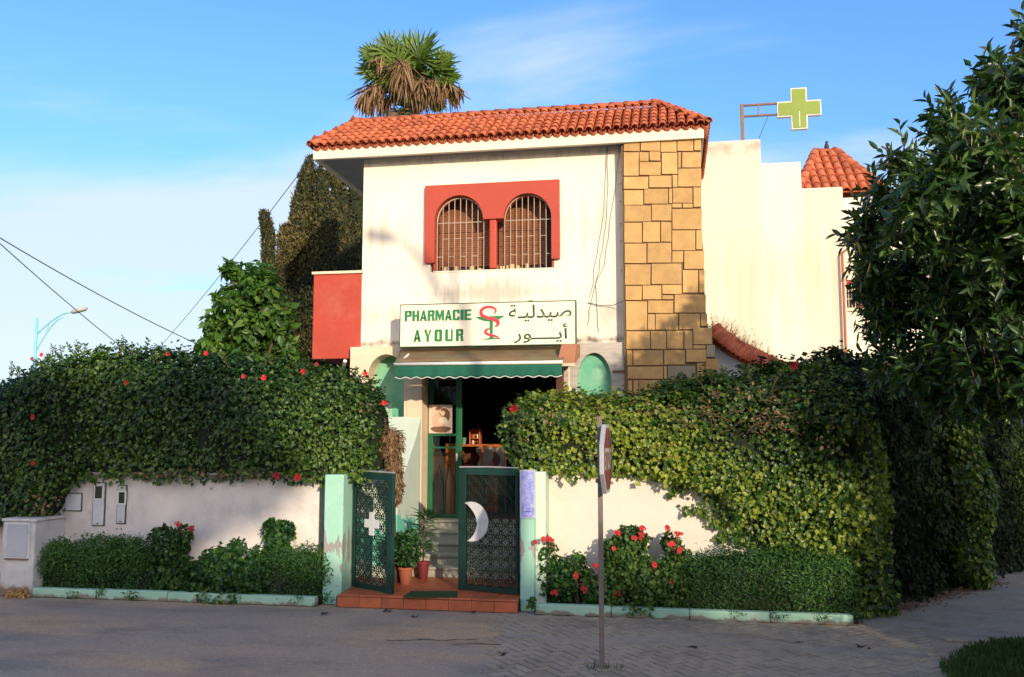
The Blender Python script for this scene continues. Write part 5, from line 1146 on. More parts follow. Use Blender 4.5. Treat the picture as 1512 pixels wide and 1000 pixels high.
# dark hedge that runs back along the driveway
HB = thing('hedge', (3.2, 12.6, 0), 'deeply shaded dark hedge running back along the driveway under the big tree', 'hedge')
bo = (2.05, 11.45); ba = math.atan2(14.9-11.1, 5.1-2.1)
pr = [(-.3, .03, 2.6, -.05), (.3, .03, 3.1, -.15), (1.2, .03, 3.15, -.1), (2.4, .03, 3.2, -.15), (3.6, .03, 3.3, -.1), (6, .03, 3.6, -.1), (9, .03, 3.6, -.1)]
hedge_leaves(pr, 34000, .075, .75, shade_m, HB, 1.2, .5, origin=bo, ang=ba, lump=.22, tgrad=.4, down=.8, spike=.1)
IC = thing('ivy_column', (3.9, 12.9, 0), 'column of pale ivy on a trunk catching light in front of the dark driveway hedge', 'ivy')
g = G(1432, 868); foliage([(g.x, g.y-.0, .45, .30, .28, .6), (g.x+.02, g.y, 1.2, .34, .3, .8), (g.x-.02, g.y+.02, 1.95, .26, .26, .6)], 5200, .07, .8, ivy_m, IC, down=.9, depth=.2, lump=.2)
MB().tube([(g.x, g.y, 0), (g.x+.05, g.y, 1.2), (g.x-.02, g.y+.1, 2.6)], [.14, .12, .09], 8).build('trunk', bark, IC)
# leaf litter and low growth along the driveway edge
P = []
for _ in range(900):
    t = random.random()*3.6; w = random.gauss(-.28, .1); P.append((bo[0]+math.cos(ba)*t-math.sin(ba)*w, bo[1]+math.sin(ba)*t+math.cos(ba)*w, .012))
P = np.array(P); k = len(P); o = leafmesh('fallen_leaves', P, unit(np.array([0, 0, 1.])+RNG.normal(size=(k, 3))*.3), RNG.normal(size=(k, 3)), RNG.uniform(.03, .06, k), RNG.uniform(.02, .035, k), dead_m); tag(o, 'fallen leaves along the foot of the dark driveway hedge', 'leaves', kind='stuff')

# ================================================================== PLANTS IN THE BEDS
def bedhedge(name, label, cols, n, L, asp, m, yf=10.74, yb=11.05, cat='shrub', **k):
    t = thing(name, (XW(cols[len(cols)//2][0], 800, yf), yf, .09), label, cat)
    pr = [(XW(px, 800, yf), .07, ZW(px, py, yf+.12), yf+(.08 if i in (0, len(cols)-1) else 0)) for i, (px, py) in enumerate(cols)]
    hedge_leaves(pr, n, L, asp, m, t, yb, .22, lump=.09, depth=.07, down=.1, jit=.8, lf=5, **k); return t
bedhedge('shrub', 'feathery dark green shrub at the left end of the bed beside the utility cabinet', [(47, 845), (52, 808), (75, 800), (95, 798), (110, 796), (140, 790), (175, 790), (205, 800), (222, 815)], 11000, .042, .34, fine_m, spike=.05)
bedhedge('shrub', 'clipped dark green shrub against the mint left pillar', [(388, 845), (395, 812), (420, 806), (450, 806), (472, 808), (484, 825), (490, 860)], 7000, .034, .34, fine_m, spike=.04)
bedhedge('shrub', 'clipped feathery green shrub filling the bed up to the driveway corner', [(995, 850), (1005, 826), (1030, 812), (1070, 808), (1120, 806), (1170, 808), (1220, 812), (1255, 816), (1266, 840)], 15000, .036, .34, fine_m, spike=.05)
def leafy(name, label, cat, ells_px, y, n, L, asp, m, flowers=(), stems=True, fr=.04, fm=petal2, zb=.07, **k):
    c = ells_px[0]; b = W(c[0], 880, y); t = thing(name, (b.x, y, .09), label, cat); E = []
    for (px, py, rx, rz) in ells_px:
        w = W(px, py, y); s = 1330/11.2; E.append((w.x, y+random.uniform(-.03, .05), w.z, rx/s, min(.24, rx/s), rz/s))
    foliage(E, n, L, asp, m, t, zmin=zb, depth=.3, lump=.2, down=-.1, jit=.7, **k)
    if stems:
        s = MB()
        for e in E:
            for _ in range(3): s.tube([(e[0]+random.uniform(-.05, .05), y, .08), (e[0]+random.uniform(-.06, .06), y-.02, (e[2]+.08)/2), (e[0]+random.uniform(-.08, .08), y-.05, e[2]+e[5]*.5)], [.012, .009, .005], 5, cap=False)
        s.build('stems', bark, t)['kind'] = 'stuff'
    for (px, py) in flowers:
        p = W(px, py, y-.2); b = MB(); 
        for _ in range(7): q = p+Vector((random.gauss(0, .018), random.gauss(0, .012), random.gauss(0, .014))); f = tuftflower(q, .024, 5); b.add(f.v, f.f)
        b.tube([p, p+Vector((.01, .1, -.12))], .003, 4, cap=False); b.build('flower_head', fm, t)
    return t
leafy('geranium', 'pale green geranium with two coral blooms between the left shrubs', 'plant', [(250, 815, 28, 24), (240, 795, 18, 18), (268, 792, 15, 14), (255, 850, 34, 32), (232, 835, 18, 24)], 10.95, 2600, .05, .95, ger_m, [(281, 780), (262, 774), (190, 876)])
leafy('geranium', 'bushy dark geranium without flowers in the middle of the left bed', 'plant', [(325, 830, 34, 26), (352, 810, 14, 14), (300, 850, 30, 32), (345, 855, 36, 36), (326, 878, 26, 14), (380, 845, 26, 38), (290, 870, 24, 20)], 10.92, 3400, .05, .95, fine_m)
leafy('geranium', 'tall round leaved plant rising against the white wall near the left pillar', 'plant', [(408, 800, 16, 28), (420, 783, 14, 14), (402, 780, 12, 12), (410, 830, 24, 30)], 11.05, 1500, .055, .95, fine_m)
leafy('geranium', 'red flowering geranium at the foot of the right gate pillar', 'plant', [(805, 840, 18, 40), (802, 812, 12, 14), (830, 860, 24, 32), (850, 835, 14, 16), (866, 868, 16, 26)], 10.95, 2300, .045, .95, fine_m, [(791, 800), (814, 797), (806, 796), (851, 851), (819, 874), (864, 871), (880, 836)])
leafy('geranium', 'tall geranium with orange red blooms just right of the stop sign pole', 'plant', [(935, 800, 22, 20), (915, 815, 24, 20), (925, 845, 36, 34), (905, 868, 26, 30), (955, 860, 28, 36)], 10.92, 3800, .05, .95, ger_m, [(947, 790), (906, 811), (912, 785), (937, 793), (948, 781), (966, 834), (912, 876)])
leafy('geranium', 'slender geranium with three coral blooms beside the clipped right shrub', 'plant', [(990, 805, 13, 18), (1000, 830, 22, 22), (985, 865, 26, 34)], 10.95, 1700, .048, .95, ger_m, [(992, 802), (1003, 812), (1002, 788), (985, 779), (991, 860)])
leafy('geranium', 'leggy little geranium between pillar and stop sign pole', 'plant', [(895, 862, 14, 26), (880, 875, 16, 20)], 10.9, 700, .045, .95, fine_m)
tag(foliage([(XW(784, 884, 10.62), 10.62, .14, .035, .03, .05)], 40, .045, .9, ger_m, None, 'pillar_weed', zmin=.02), 'little round weed at the foot of the right gate pillar', 'weed', kind='stuff')
tag(foliage([(XW(22, 872, 10.55), 10.56, .05, .12, .05, .07), (XW(35, 870, 10.55), 10.55, .05, .07, .04, .08)], 260, .04, .3, dry_m, None, 'dry_tuft', zmin=.0), 'brown dry tuft at the foot of the utility cabinet', 'weed', kind='stuff')

# foliage spilling over the kerb here and there, and dry leaves caught in the hedges
def spill(parent, pts, m, L=.045, asp=.6):
    E = []
    for px, py, rx, rz in pts: w = W(px, py, 10.64); E.append((w.x, 10.66, w.z, rx/118, .07, rz/118))
    foliage(E, 60*len(pts), L, asp, m, parent, 'trailing_leaves', zmin=.01, depth=.3, down=.6)
for o in [x for x in C.objects if x.get('category') in ('shrub', 'plant')]:
    nm = o['label']
    if 'left end of the bed' in nm: spill(o, [(108, 878, 12, 8), (196, 880, 10, 9), (150, 872, 8, 6)], fine_m, .04, .35)
    elif 'middle of the left bed' in nm: spill(o, [(322, 885, 22, 9), (300, 880, 12, 8), (345, 882, 10, 8)], ger_m)
    elif 'stop sign pole' in nm and 'tall' in nm: spill(o, [(930, 900, 10, 8), (955, 902, 12, 6)], ger_m)
    elif 'filling the bed' in nm: spill(o, [(1090, 905, 12, 6), (1150, 908, 14, 7), (1215, 910, 12, 7)], fine_m, .035, .35)
    elif 'against the mint' in nm: spill(o, [(484, 880, 8, 10), (440, 886, 10, 6)], fine_m, .035, .35)
def dryleaves(parent, pts, n, m=dead_m):
    E = []
    for px, py, rx, rz, y in pts: w = W(px, py, y); E.append((w.x, y+.05, w.z, rx/112, .1, rz/112))
    foliage(E, n, .055, .6, m, parent, 'dry_leaves', depth=.3, lump=.3, jit=.8)
dryleaves(HR, [(1100, 585, 50, 18, 11.0), (1040, 610, 30, 14, 10.9), (812, 612, 18, 20, 10.86), (1150, 620, 40, 20, 10.8), (960, 600, 40, 8, 10.95), (1230, 650, 20, 30, 10.7)], 200)
dryleaves(HL, [(300, 700, 150, 5, 11.0), (540, 600, 20, 12, 10.9), (60, 740, 30, 20, 10.7)], 160)
tw = MB()
for _ in range(90):
    px = random.choice([random.uniform(770, 1290), random.uniform(1030, 1160)]); py = random.uniform(575, 640) if px > 1000 else random.uniform(600, 680); p = W(px, py, 10.88); q = p+Vector((random.uniform(-.22, .22), random.uniform(-.12, .02), random.uniform(-.10, .16))); tw.tube([p, (p+q)/2+Vector((0, -.03, .02)), q], [.005, .004, .002], 4, cap=False)
tw.build('bare_twigs', mat('twig_brown', (.16, .09, .05), .8), HR)['kind'] = 'stuff'

# potted plants in the porch
def pot(px, py, y, r, h, m, label, n, L, asp, ells, spiky=False, pc='potted_plant'):
    x = XW(px, py, y); t = thing(pc, (x, y, .15), label, 'potted plant')
    MB().lathe((x, y, .15), [(r*.68, 0), (r*.95, h*.85), (r*1.08, h*.86), (r*1.08, h), (r*.9, h), (r*.88, h-.03)], 18).build('pot', m, t, smooth=False, bevel=.003)
    E = [(x+a, y+b_, .15+c, d, d, e) for a, b_, c, d, e in ells]
    if spiky:
        P = []; T = []
        for e in E:
            for i in range(26):
                a = i*2.4; el = random.uniform(-.1, .9); P.append((e[0], e[1], e[2]+random.uniform(-e[5], e[5]))); T.append((math.cos(a), math.sin(a), el))
        P = np.array(P); T = np.array(T); k = len(P); Nn = unit(np.cross(np.cross(T, np.array([0, 0, 1.])), T)+1e-3); leafmesh('leaves', P, Nn, T, L*RNG.uniform(.7, 1.2, k), np.full(k, L*asp), m=fine_m, parent=t, seg=2, droop=.25, fold=.3)
        MB().tube([(x, y, .15+h-.03), (x, y, .15+max(c+e_ for _, _, c, _, e_ in ells))], .012, 6).build('stem', bark, t)
    else:
        foliage(E, n, L, asp, fine_m, t, depth=.35, down=-.3, jit=.8)
        MB().tube([(x, y, .15+h-.03), (x+.02, y, .15+h+.2)], .01, 6).build('stem', bark, t)
pot(625, 830, 12.02, .085, .23, redpot, 'dark red pot with a spiky long leaved plant beside the steps', 60, .23, .12, [(0, 0, .38, .2, .1), (0, 0, .62, .16, .12), (.01, .0, .80, .1, .06)], True)
pot(599, 845, 11.55, .095, .22, terra, 'terracotta pot with a bushy dark plant behind the cross gate leaf', 900, .07, .4, [(0, 0, .42, .2, .2), (.06, 0, .55, .12, .14)])
pot(586, 840, 11.75, .10, .26, redpot, 'squat dark pot half hidden behind the cross gate leaf', 700, .07, .5, [(0, 0, .45, .16, .18)])
# dry hanging growth by the left gate leaf
dg = thing('dry_creeper', (XW(580, 680, 11.6), 11.6, 1.0), 'brown dried creeper hanging at the end of the hedge beside the entrance', 'creeper')
E = [(XW(578, 650, 11.6), 11.6, ZW(578, 655, 11.6), .16, .14, .22), (XW(582, 690, 11.6), 11.6, ZW(582, 695, 11.6), .11, .12, .28), (XW(586, 722, 11.6), 11.6, ZW(586, 722, 11.6), .07, .08, .18)]
foliage(E, 2600, .07, .25, dead_m, dg, down=1.2, depth=.3)
ellcore(E, 'stems', dg, .7, mat('dry_core', (.16, .09, .04), .9))
MB().tube([(E[0][0]-.1, 11.6, 2.3), (E[1][0], 11.6, 1.4), (E[2][0], 11.6, .15)], .02, 6).build('stem', bark, dg)

# ================================================================== STOP SIGN
def stop_sign():
    g = G(889, 989); t = thing('stop_sign', (g.x, g.y, 0), 'weathered octagonal stop sign seen almost edge on, on a rusty pole', 'traffic sign')
    top = W(886.5, 618, g.y); b = MB()
    b.box(g.x-.022, g.y-.018, 0, g.x+.022, g.y+.018, top.z+.02); o = b.build('pole', polem, t, bevel=.004)
    o.data.transform(Matrix.Shear('XY', 4, (top.x-g.x, 0)) if False else Matrix.Identity(4))
    # octagon, seen at a grazing angle: its face looks to the right
    r = .335; cz = (ZW(886, 620, g.y)+ZW(886, 735, g.y))/2; a = R(87.2)
    # direction across the plate
    d = Vector((math.cos(a), math.sin(a), 0)); nrm = Vector((math.sin(a), -math.cos(a), 0)); c = Vector((g.x+.05, g.y-.02, cz))
    def octo(rad, off, th, name, m, bv=0):
        vs = []; 
        for o_ in (off, off+th):
            for i in range(8):
                t_ = PI/8+i*PI/4; vs.append(c+d*rad*math.cos(t_)+Vector((0, 0, 1))*rad*math.sin(t_)+nrm*o_)
        MB().add(vs, [tuple(range(8)), tuple(range(15, 7, -1))]+[(i, i+8, (i+1) % 8+8, (i+1) % 8) for i in range(8)]).build(name, m, t, bevel=bv)
    al = mat('aluminium_back', (.40, .41, .42), .5, .1, 5, metal=.3); octo(r, -.015, .037, 'plate', al, .003); octo(r-.004, .0225, .002, 'border', mat('sign_white', (.42, .41, .39), .5, .1, 6), 0); octo(r-.035, .025, .0015, 'face', mat('faded_red', (.17, .045, .035), .6, .2, 8), 0)
    c2 = bpy.data.curves.new('txt', 'FONT'); c2.body = 'STOP'; c2.offset = .02
    o = bpy.data.objects.new('txt', c2); C.objects.link(o); bpy.context.view_layer.update(); me = bpy.data.meshes.new_from_object(o.evaluated_get(bpy.context.evaluated_depsgraph_get())); bpy.data.objects.remove(o)
    co = np.array([v.co[:] for v in me.vertices]); lo, hi = co.min(0), co.max(0)
    for v in me.vertices:
        u = (v.co.x-lo[0])/(hi[0]-lo[0])-.5; w = (v.co.y-lo[1])/(hi[1]-lo[1])-.5; v.co = c+d*u*.5+Vector((0, 0, 1))*w*.2+nrm*.0275
    me.materials.clear(); me.materials.append(MATS['sign_white']); me.update(); link('lettering', me, t)
    for z in (-.2, .2): MB().box(g.x-.04, g.y-.03, cz+z-.02, g.x+.045, g.y+.03, cz+z+.02).build('clamp', rust, t, bevel=.003)
    gr = G(889, 989); P = RNG.normal(size=(60, 3))*np.array([.09, .06, 0])+np.array([gr.x, gr.y, .0]); k = 60; a_ = RNG.random(k)*6.28
    tag(leafmesh('weed_tuft', P, unit(np.stack([np.cos(a_), np.sin(a_), .2*np.ones(k)], 1)), np.stack([RNG.normal(size=k)*.6, RNG.normal(size=k)*.6, np.ones(k)], 1), RNG.uniform(.03, .09, k), np.full(k, .007), grass_m), 'sparse weeds at the foot of the stop sign pole', 'weed', kind='stuff')
stop_sign()

# ================================================================== TREES
def palm():
    y = 21.0; c = W(608, 133, y); t = thing('palm_tree', (c.x+.1, y, 0), 'fan palm with green crown and brown skirt of dead fronds rising behind the roof', 'palm tree'); s = y/1330*1.0
    MB().tube([(c.x+.1, y, 0), (c.x+.05, y, 4), (c.x, y, c.z-.2), (c.x, y, c.z+.1)], [.28, .24, .22, .16], 12).build('trunk', palmbark, t)
    def frond(az, el, Lp, Rf, nb, m, droopf, name='frond', spread=2.6, o=Vector((0, 0, 0)), wd=.055):
        d = Vector((math.cos(az)*math.cos(el), math.sin(az)*math.cos(el), math.sin(el))); side = d.cross(Vector((0, 0, 1))).normalized(); up = side.cross(d).normalized()
        base = Vector((c.x, y, c.z))+o; hub = base+d*Lp
        P = []; T = []; Nn = []; Ls = []
        for i in range(nb):
            a = (i/(nb-1)-.5)*spread; dd = (d*math.cos(a)+side*math.sin(a)); nn = (up+side*(.5 if i % 2 else -.5)*.7).normalized(); P.append(hub); T.append(dd+Vector((0, 0, -.04*abs(a)))); Nn.append(nn); Ls.append(Rf*(1-.18*abs(a))*random.uniform(.92, 1.08))
        ob = leafmesh(name, np.array(P), unit(np.array(Nn)), np.array(T), np.array(Ls), np.full(nb, wd), m, t, seg=2, droop=droopf, fold=.5, kind=None, tint=(random.random()*.6+.4*RNG.random(nb)))
        MB().tube([base, base+d*Lp*.5+Vector((0, 0, .03)), hub], [.025, .018, .012], 5).build('petiole', palm_m if m == palm_m else palmbark, ob)
    rs = random.Random(5)
    def fan(hx, hz, a, Rf, nb, hy=0.0, spread=2.2):
        """green fan leaf: hub at crown offset (hx, hz), leaning along angle a"""
        hub = Vector((c.x+hx*1.08, y-.35+hy, c.z+hz*.95+.05)); base = Vector((c.x+hx*.1, y, c.z-.1)); d = Vector((math.cos(a), rs.uniform(-.35, .1), math.sin(a))).normalized(); nn = Vector((rs.uniform(-.35, .35), -1, rs.uniform(.1, .6))); nn = (nn-d*nn.dot(d)).normalized(); side = d.cross(nn)
        P = []; T = []; Nn = []; Ls = []
        for i in range(nb):
            q = (i/(nb-1)-.5)*spread; P.append(hub); T.append(d*math.cos(q)+side*math.sin(q)-nn*.0+Vector((0, 0, -.1*abs(q)))); Nn.append((nn+side*(.55 if i % 2 else -.55)).normalized()); Ls.append(Rf*(1-.16*abs(q))*rs.uniform(.93, 1.07))
        ob = leafmesh('frond', np.array(P), unit(np.array(Nn)), np.array(T), np.array(Ls), np.full(nb, .085), palm_m, t, seg=2, droop=.10, fold=.5, kind=None, tint=(rs.random()*.5+.5*RNG.random(nb)))
        MB().tube([base, (base+hub)/2+Vector((0, 0, .05)), hub], [.03, .02, .014], 5).build('petiole', palm_m, ob)
    for a_ in [(0, .61, 88, .84), (-.36, .74, 116, .62), (.28, .57, 52, .72), (.57, .32, 12, .66), (-.62, .32, 165, .62), (-.68, .62, 142, .44), (-.55, .12, 255, .36), (.10, -.2, -62, .46), (.66, .55, 36, .42), (.15, .35, 75, .6), (-.2, .4, 105, .6), (.75, .12, -12, .5), (-.3, .1, 200, .4), (.6, -.45, -70, .35)]:
        fan(a_[0]*1.05, a_[1]*1.02, R(a_[2]), a_[3]*1.14, 26, rs.uniform(-.25, .2), rs.uniform(2.7, 3.3))
    foliage([(c.x, y+.1, c.z+.15, .55, .3, .55)], 700, .3, .2, palm_m, t, 'inner_leaves', depth=.4, down=-.4, tmul=.3)
    # skirt of dead fronds, hanging from the ends of their stalks
    for hx, hz, wd_, ln, cnt, hy in [(-.52, .60, .10, .50, 2, -.45), (-.02, .45, .08, 1.15, 4, -.5), (.04, .3, .1, 1.1, 2, -.45), (.45, -.05, .16, .75, 4, -.4), (.72, -.05, .18, .7, 5, -.2), (.95, .0, .16, .7, 3, 0), (-.80, .0, .13, .8, 5, -.2), (-1.0, .0, .12, .75, 3, 0), (1.12, -.1, .12, .55, 2, .1), (-1.22, -.2, .1, .55, 2, .1), (.25, .0, .15, .9, 3, -.1), (-.6, -.1, .12, .8, 2, .2)]:
        for _ in range(cnt):
            hub = Vector((c.x+hx+rs.uniform(-.08, .08), y-.2+hy+rs.uniform(-.1, .1), c.z+hz+rs.uniform(-.08, .08))); base = Vector((c.x+hx*.1, y, c.z-.05)); P = []; T = []; Ls = []; nb = 18
            for k in range(nb): P.append(hub+Vector((rs.gauss(0, wd_*.6), rs.gauss(0, .08), rs.uniform(-.05, .08)))); T.append(Vector((rs.gauss(.10*np.sign(hx), .12), rs.gauss(0, .12), -1))); Ls.append(ln*rs.uniform(.5, 1.1))
            ob = leafmesh('dead_frond', np.array(P), unit(RNG.normal(size=(nb, 3))*.6+np.array([0, -1, 0])), np.array(T), np.array(Ls), np.full(nb, .05), dead_m, t, seg=2, droop=.06, fold=.4, kind=None)
            MB().tube([base, (base+hub)/2+Vector((0, 0, .10)), hub], [.03, .022, .016], 5).build('petiole', palmbark, ob)
palm()
# green shrub crown growing round the palm trunk just above the roof
bs = thing('bush', (W(590, 170, 19.5).x, 19.5, 0), 'dark bush clipped round the palm trunk behind the roof ridge', 'bush')
w = W(582, 170, 19.8); E = [(w.x, 20.2, w.z-.25, .45, .35, .55), (w.x-.55, 20.2, w.z-.45, .35, .3, .45)]
foliage(E, 5000, .08, .5, cyp_m, bs); ellcore(E, 'shade_core', bs); MB().tube([(w.x, 19.7, 0), (w.x, 19.7, w.z)], .12, 8).build('trunk', bark, bs)

def cypress(label, y, cols, n, L=.12):
    """cols: (px, py, rx px, rz px) clumps"""
    b = W(cols[0][0], 600, y); t = thing('cypress', (b.x, y, 0), label, 'cypress'); k = 1330/(y*1.02); E = []
    for (px, py, rx, rz) in cols: w = W(px, py, y); E.append((w.x, y+random.uniform(-.2, .2), w.z, rx/k, min(rx/k, .9), rz/k))
    foliage(E, n, L, .32, cyp_m, t, down=-1.1, out=.5, depth=.22, lump=.25, jit=.6, tgrad=.35, lvar=.4); ellcore(E, 'shade_core', t, .82)
    zt = max(e[2] for e in E); MB().tube([(b.x, y, 0), (b.x, y, zt-.5)], [.12, .012], 8).build('trunk', bark, t)
cypress('tall broad dark cypress with brownish sunlit sprays beside the red balcony wall', 17.5, [(470, 480, 46, 95), (448, 390, 26, 80), (447, 330, 20, 50), (447, 295, 14, 40), (456, 262, 9, 34), (452, 285, 12, 40), (432, 320, 8, 42), (428, 380, 14, 60), (480, 360, 24, 85), (478, 300, 13, 50), (474, 268, 7, 30), (428, 480, 30, 90), (437, 295, 5, 24)], 42000, .075)
cypress('darker cypress with open crown close to the corner of the house', 19.5, [(520, 410, 32, 110), (508, 330, 20, 60), (498, 280, 13, 45), (530, 330, 20, 70), (515, 500, 40, 90), (488, 256, 7, 26), (525, 280, 12, 40)], 22000, .09)
cypress('slim young cypress spire rising out of the broadleaf tree', 16.5, [(404, 420, 17, 60), (400, 368, 13, 40), (396, 340, 9, 26), (393, 325, 5.5, 16), (391, 317, 2.5, 9), (405, 470, 22, 70)], 12000, .06)
def broadleaf():
    y = 14.6; t = thing('broadleaf_tree', (W(370, 700, y).x, y, 0), 'leafy light green tree behind the left hedge, left of the cypresses', 'tree'); k = 1330/(y*1.03); E = []
    for (px, py, rx, rz) in [(365, 410, 30, 26), (345, 400, 18, 16), (390, 430, 34, 34), (345, 450, 38, 34), (320, 480, 30, 26), (370, 485, 44, 40), (410, 480, 26, 46), (325, 510, 32, 22), (380, 530, 50, 40), (300, 515, 14, 12), (335, 430, 20, 18), (420, 520, 18, 40)]:
        w = W(px, py, y); E.append((w.x, y+random.uniform(-.3, .3), w.z, rx/k, min(rx/k*1.1, .6), rz/k))
    foliage(E, 4300, .15, .54, bt_m, t, lump=.35, depth=.5, down=.5, out=.5, jit=.6); ellcore(E, 'shade_core', t, .25)
    b = org(t); s = MB().tube([(b.x, y, 0), (b.x+.03, y, 1.6), (b.x, y, 3.0)], [.14, .11, .08], 8)
    for e in E: s.tube([(b.x, y, 2.2), ((b.x+e[0])/2, y, (2.6+e[2])/2), e[:3]], [.05, .035, .012], 6)
    s.build('trunk', bark, t)
broadleaf()

def bigtree():
    bx_, by_ = 5.2, 9.4; t = thing('glossy_tree', (bx_, by_, 0), 'big glossy dark green tree with long leaves and hanging catkins at the driveway', 'tree')
    b = MB().tube([(bx_, by_, 0), (bx_+.05, by_-.05, 1.4), (bx_, by_-.1, 2.6)], [.24, .2, .17], 12)
    E = []
    for (px, py, rx, rz, y) in [(1500, 310, 165, 150, 8.9), (1440, 420, 100, 110, 9.6), (1345, 325, 46, 50, 8.3), (1330, 410, 52, 60, 10.0), (1455, 225, 52, 66, 7.7), (1522, 140, 56, 80, 8.8), (1318, 480, 44, 46, 10.6), (1400, 520, 66, 56, 10.6), (1500, 520, 120, 85, 9.3), (1470, 590, 76, 38, 10.8), (1385, 580, 40, 36, 10.9), (1660, 330, 180, 240, 9.2), (1630, 140, 90, 100, 8.9), (1285, 350, 25, 35, 9.0), (1390, 265, 40, 50, 7.6), (1600, 560, 120, 80, 9.3), (1283, 395, 30, 56, 9.8), (1278, 335, 24, 38, 9.4), (1302, 470, 38, 40, 10.1), (1345, 545, 40, 34, 9.9), (1400, 185, 34, 42, 8.4), (1328, 238, 20, 36, 8.3), (1468, 115, 34, 50, 8.5), (1300, 290, 24, 30, 8.8), (1430, 600, 40, 30, 9.6), (1286, 430, 22, 40, 10.6), (1285, 350, 18, 36, 9.0), (1310, 545, 36, 32, 10.9), (1350, 285, 30, 44, 7.7), (1518, 82, 32, 56, 8.8)]:
        w = W(px, py, y); k = 1330/(y*1.02); E.append((w.x, y, w.z, rx/k, min(1.0, .25+rx/k*.8), rz/k))
    for e in [q for q in E if q[1] > 8.6]: b.tube([(bx_, by_-.1, 2.3), ((bx_+e[0])/2, (by_+e[1])/2, (2.6+e[2])/2+.1), e[:3]], [.09, .06, .02], 7)
    b.build('trunk', bark, t)
    # shoots: each carries a spiral of long leaves
    A = np.array(E); area = A[:, 3]*A[:, 5]+A[:, 3]*A[:, 4]; NS = 1250; idx = RNG.choice(len(E), NS, p=area/area.sum()); st = MB()
    PP = []; TT = []; NNs = []; LL = []; CT = []
    for q, i in enumerate(idx):
        e = E[i]; d = unit(RNG.normal(size=(1, 3))+np.array([[0, -.35, .15]]))[0]; surf = np.array(e[:3])+d*np.array(e[3:])*RNG.uniform(.55, 1.0)
        ins = False
        L_ = RNG.uniform(.3, .55); dirn = unit((d/np.array(e[3:])*.6+np.array([0, -.15, .75])+RNG.normal(size=3)*.35)[None])[0]
        if d[2] < -.3: dirn = unit((d+np.array([0, -.2, -.1])+RNG.normal(size=3)*.3)[None])[0]
        base = surf-dirn*L_*.75; tip = surf+dirn*L_*.25
        if q % 2 == 0: st.tube([base, tip], [.008, .003], 4, cap=False)
        nl = int(RNG.integers(9, 15))
        u = np.cross(dirn, [0, 0, 1.]); u = u/max(np.linalg.norm(u), .1); v = np.cross(u, dirn)
        for j in range(nl):
            s = j/(nl-1); a = j*2.399+q; rad = u*math.cos(a)+v*math.sin(a); p = base+(tip-base)*(.1+.9*s); T_ = rad*(.95-.55*s)+dirn*(.35+.6*s)+np.array([0, 0, -.12]); PP.append(p); TT.append(T_); nn = dirn*1.0-rad*.25+np.array([0, -.12, .25]); NNs.append(nn); LL.append(RNG.uniform(.15, .22)*(1-.35*s))
        if RNG.random() < .10: CT.append(surf)
    P = np.array(PP); T = np.array(TT); Nn = np.array(NNs); Ls = np.array(LL); Nn = Nn-unit(T)*np.sum(Nn*unit(T), 1, keepdims=True); Nn = unit(Nn)
    # the 300 leaves that show largest are single objects
    r = P-np.array([0, 0, EYE]); fx = -P[:, 0]*math.sin(YAW)+P[:, 1]*math.cos(YAW); rx_ = P[:, 0]*math.cos(YAW)+P[:, 1]*math.sin(YAW); pxs = 756+FPX*rx_/fx; vis = (pxs < 1505)
    # keep those that stand on the outer, camera-side skin of the crown
    score = np.where(vis, -fx+RNG.random(len(P))*.5+(np.abs(pxs-1290) < 70)*.7, -99); order = np.argsort(-score); sel = order[:300]; rest_ = order[300:]
    tn = (RNG.random(len(P))*.75+.2*vnoise(P, 1.5, 3)+.12).clip(0, 1)
    leafmesh('foliage', P[rest_], Nn[rest_], T[rest_], Ls[rest_], Ls[rest_]*.36, tree_m, t, tint=tn[rest_], seg=2, droop=.22, fold=.35)
    src = []
    for k in range(3):
        o = leafmesh('tmp', np.zeros((1, 3)), np.array([[0, 0, 1.]]), np.array([[0, 1., 0]]), np.array([1.]), np.array([.36]), tree_r, None, seg=2, droop=.14+.08*k, fold=.3+.08*k, kind=None); src.append(o.data); bpy.data.objects.remove(o)
    for n, i in enumerate(sel):
        y_ = Vector(T[i]).normalized(); z_ = Vector(Nn[i]).normalized(); x_ = y_.cross(z_).normalized(); z_ = x_.cross(y_); m = Matrix((x_, y_, z_)).transposed()
        inst('leaf', src[n % 3], t, Vector(P[i]), m.to_euler(), (Ls[i],)*3)
    st.build('twigs', bark, t)['kind'] = 'stuff'
    # inner leaves fill the crown
    foliage([(e[0], e[1]+.1, e[2], e[3]*.8, e[4]*.8, e[5]*.8) for e in E], 7000, .13, .34, tree_m, t, 'inner_foliage', depth=.5, lump=.2, tmul=.7)
    ellcore([(e[0], e[1]+.15, e[2], e[3], e[4], e[5]) for j, e in enumerate(E) if j in (0, 1, 4, 5, 7, 8, 11, 12, 15)], 'shade_core', t, .55)
    cp = []; ct = []
    for c_ in CT:
        for _ in range(7): cp.append(c_+RNG.normal(size=3)*.035); ct.append(RNG.normal(size=3)*.15+np.array([0, 0, -1]))
    cp = np.array(cp); k = len(cp); leafmesh('catkins', cp, unit(RNG.normal(size=(k, 3))*.4+np.array([0, -1, 0])), np.array(ct), RNG.uniform(.07, .15, k), np.full(k, .014), catkin_m, t, fold=.2)
bigtree()

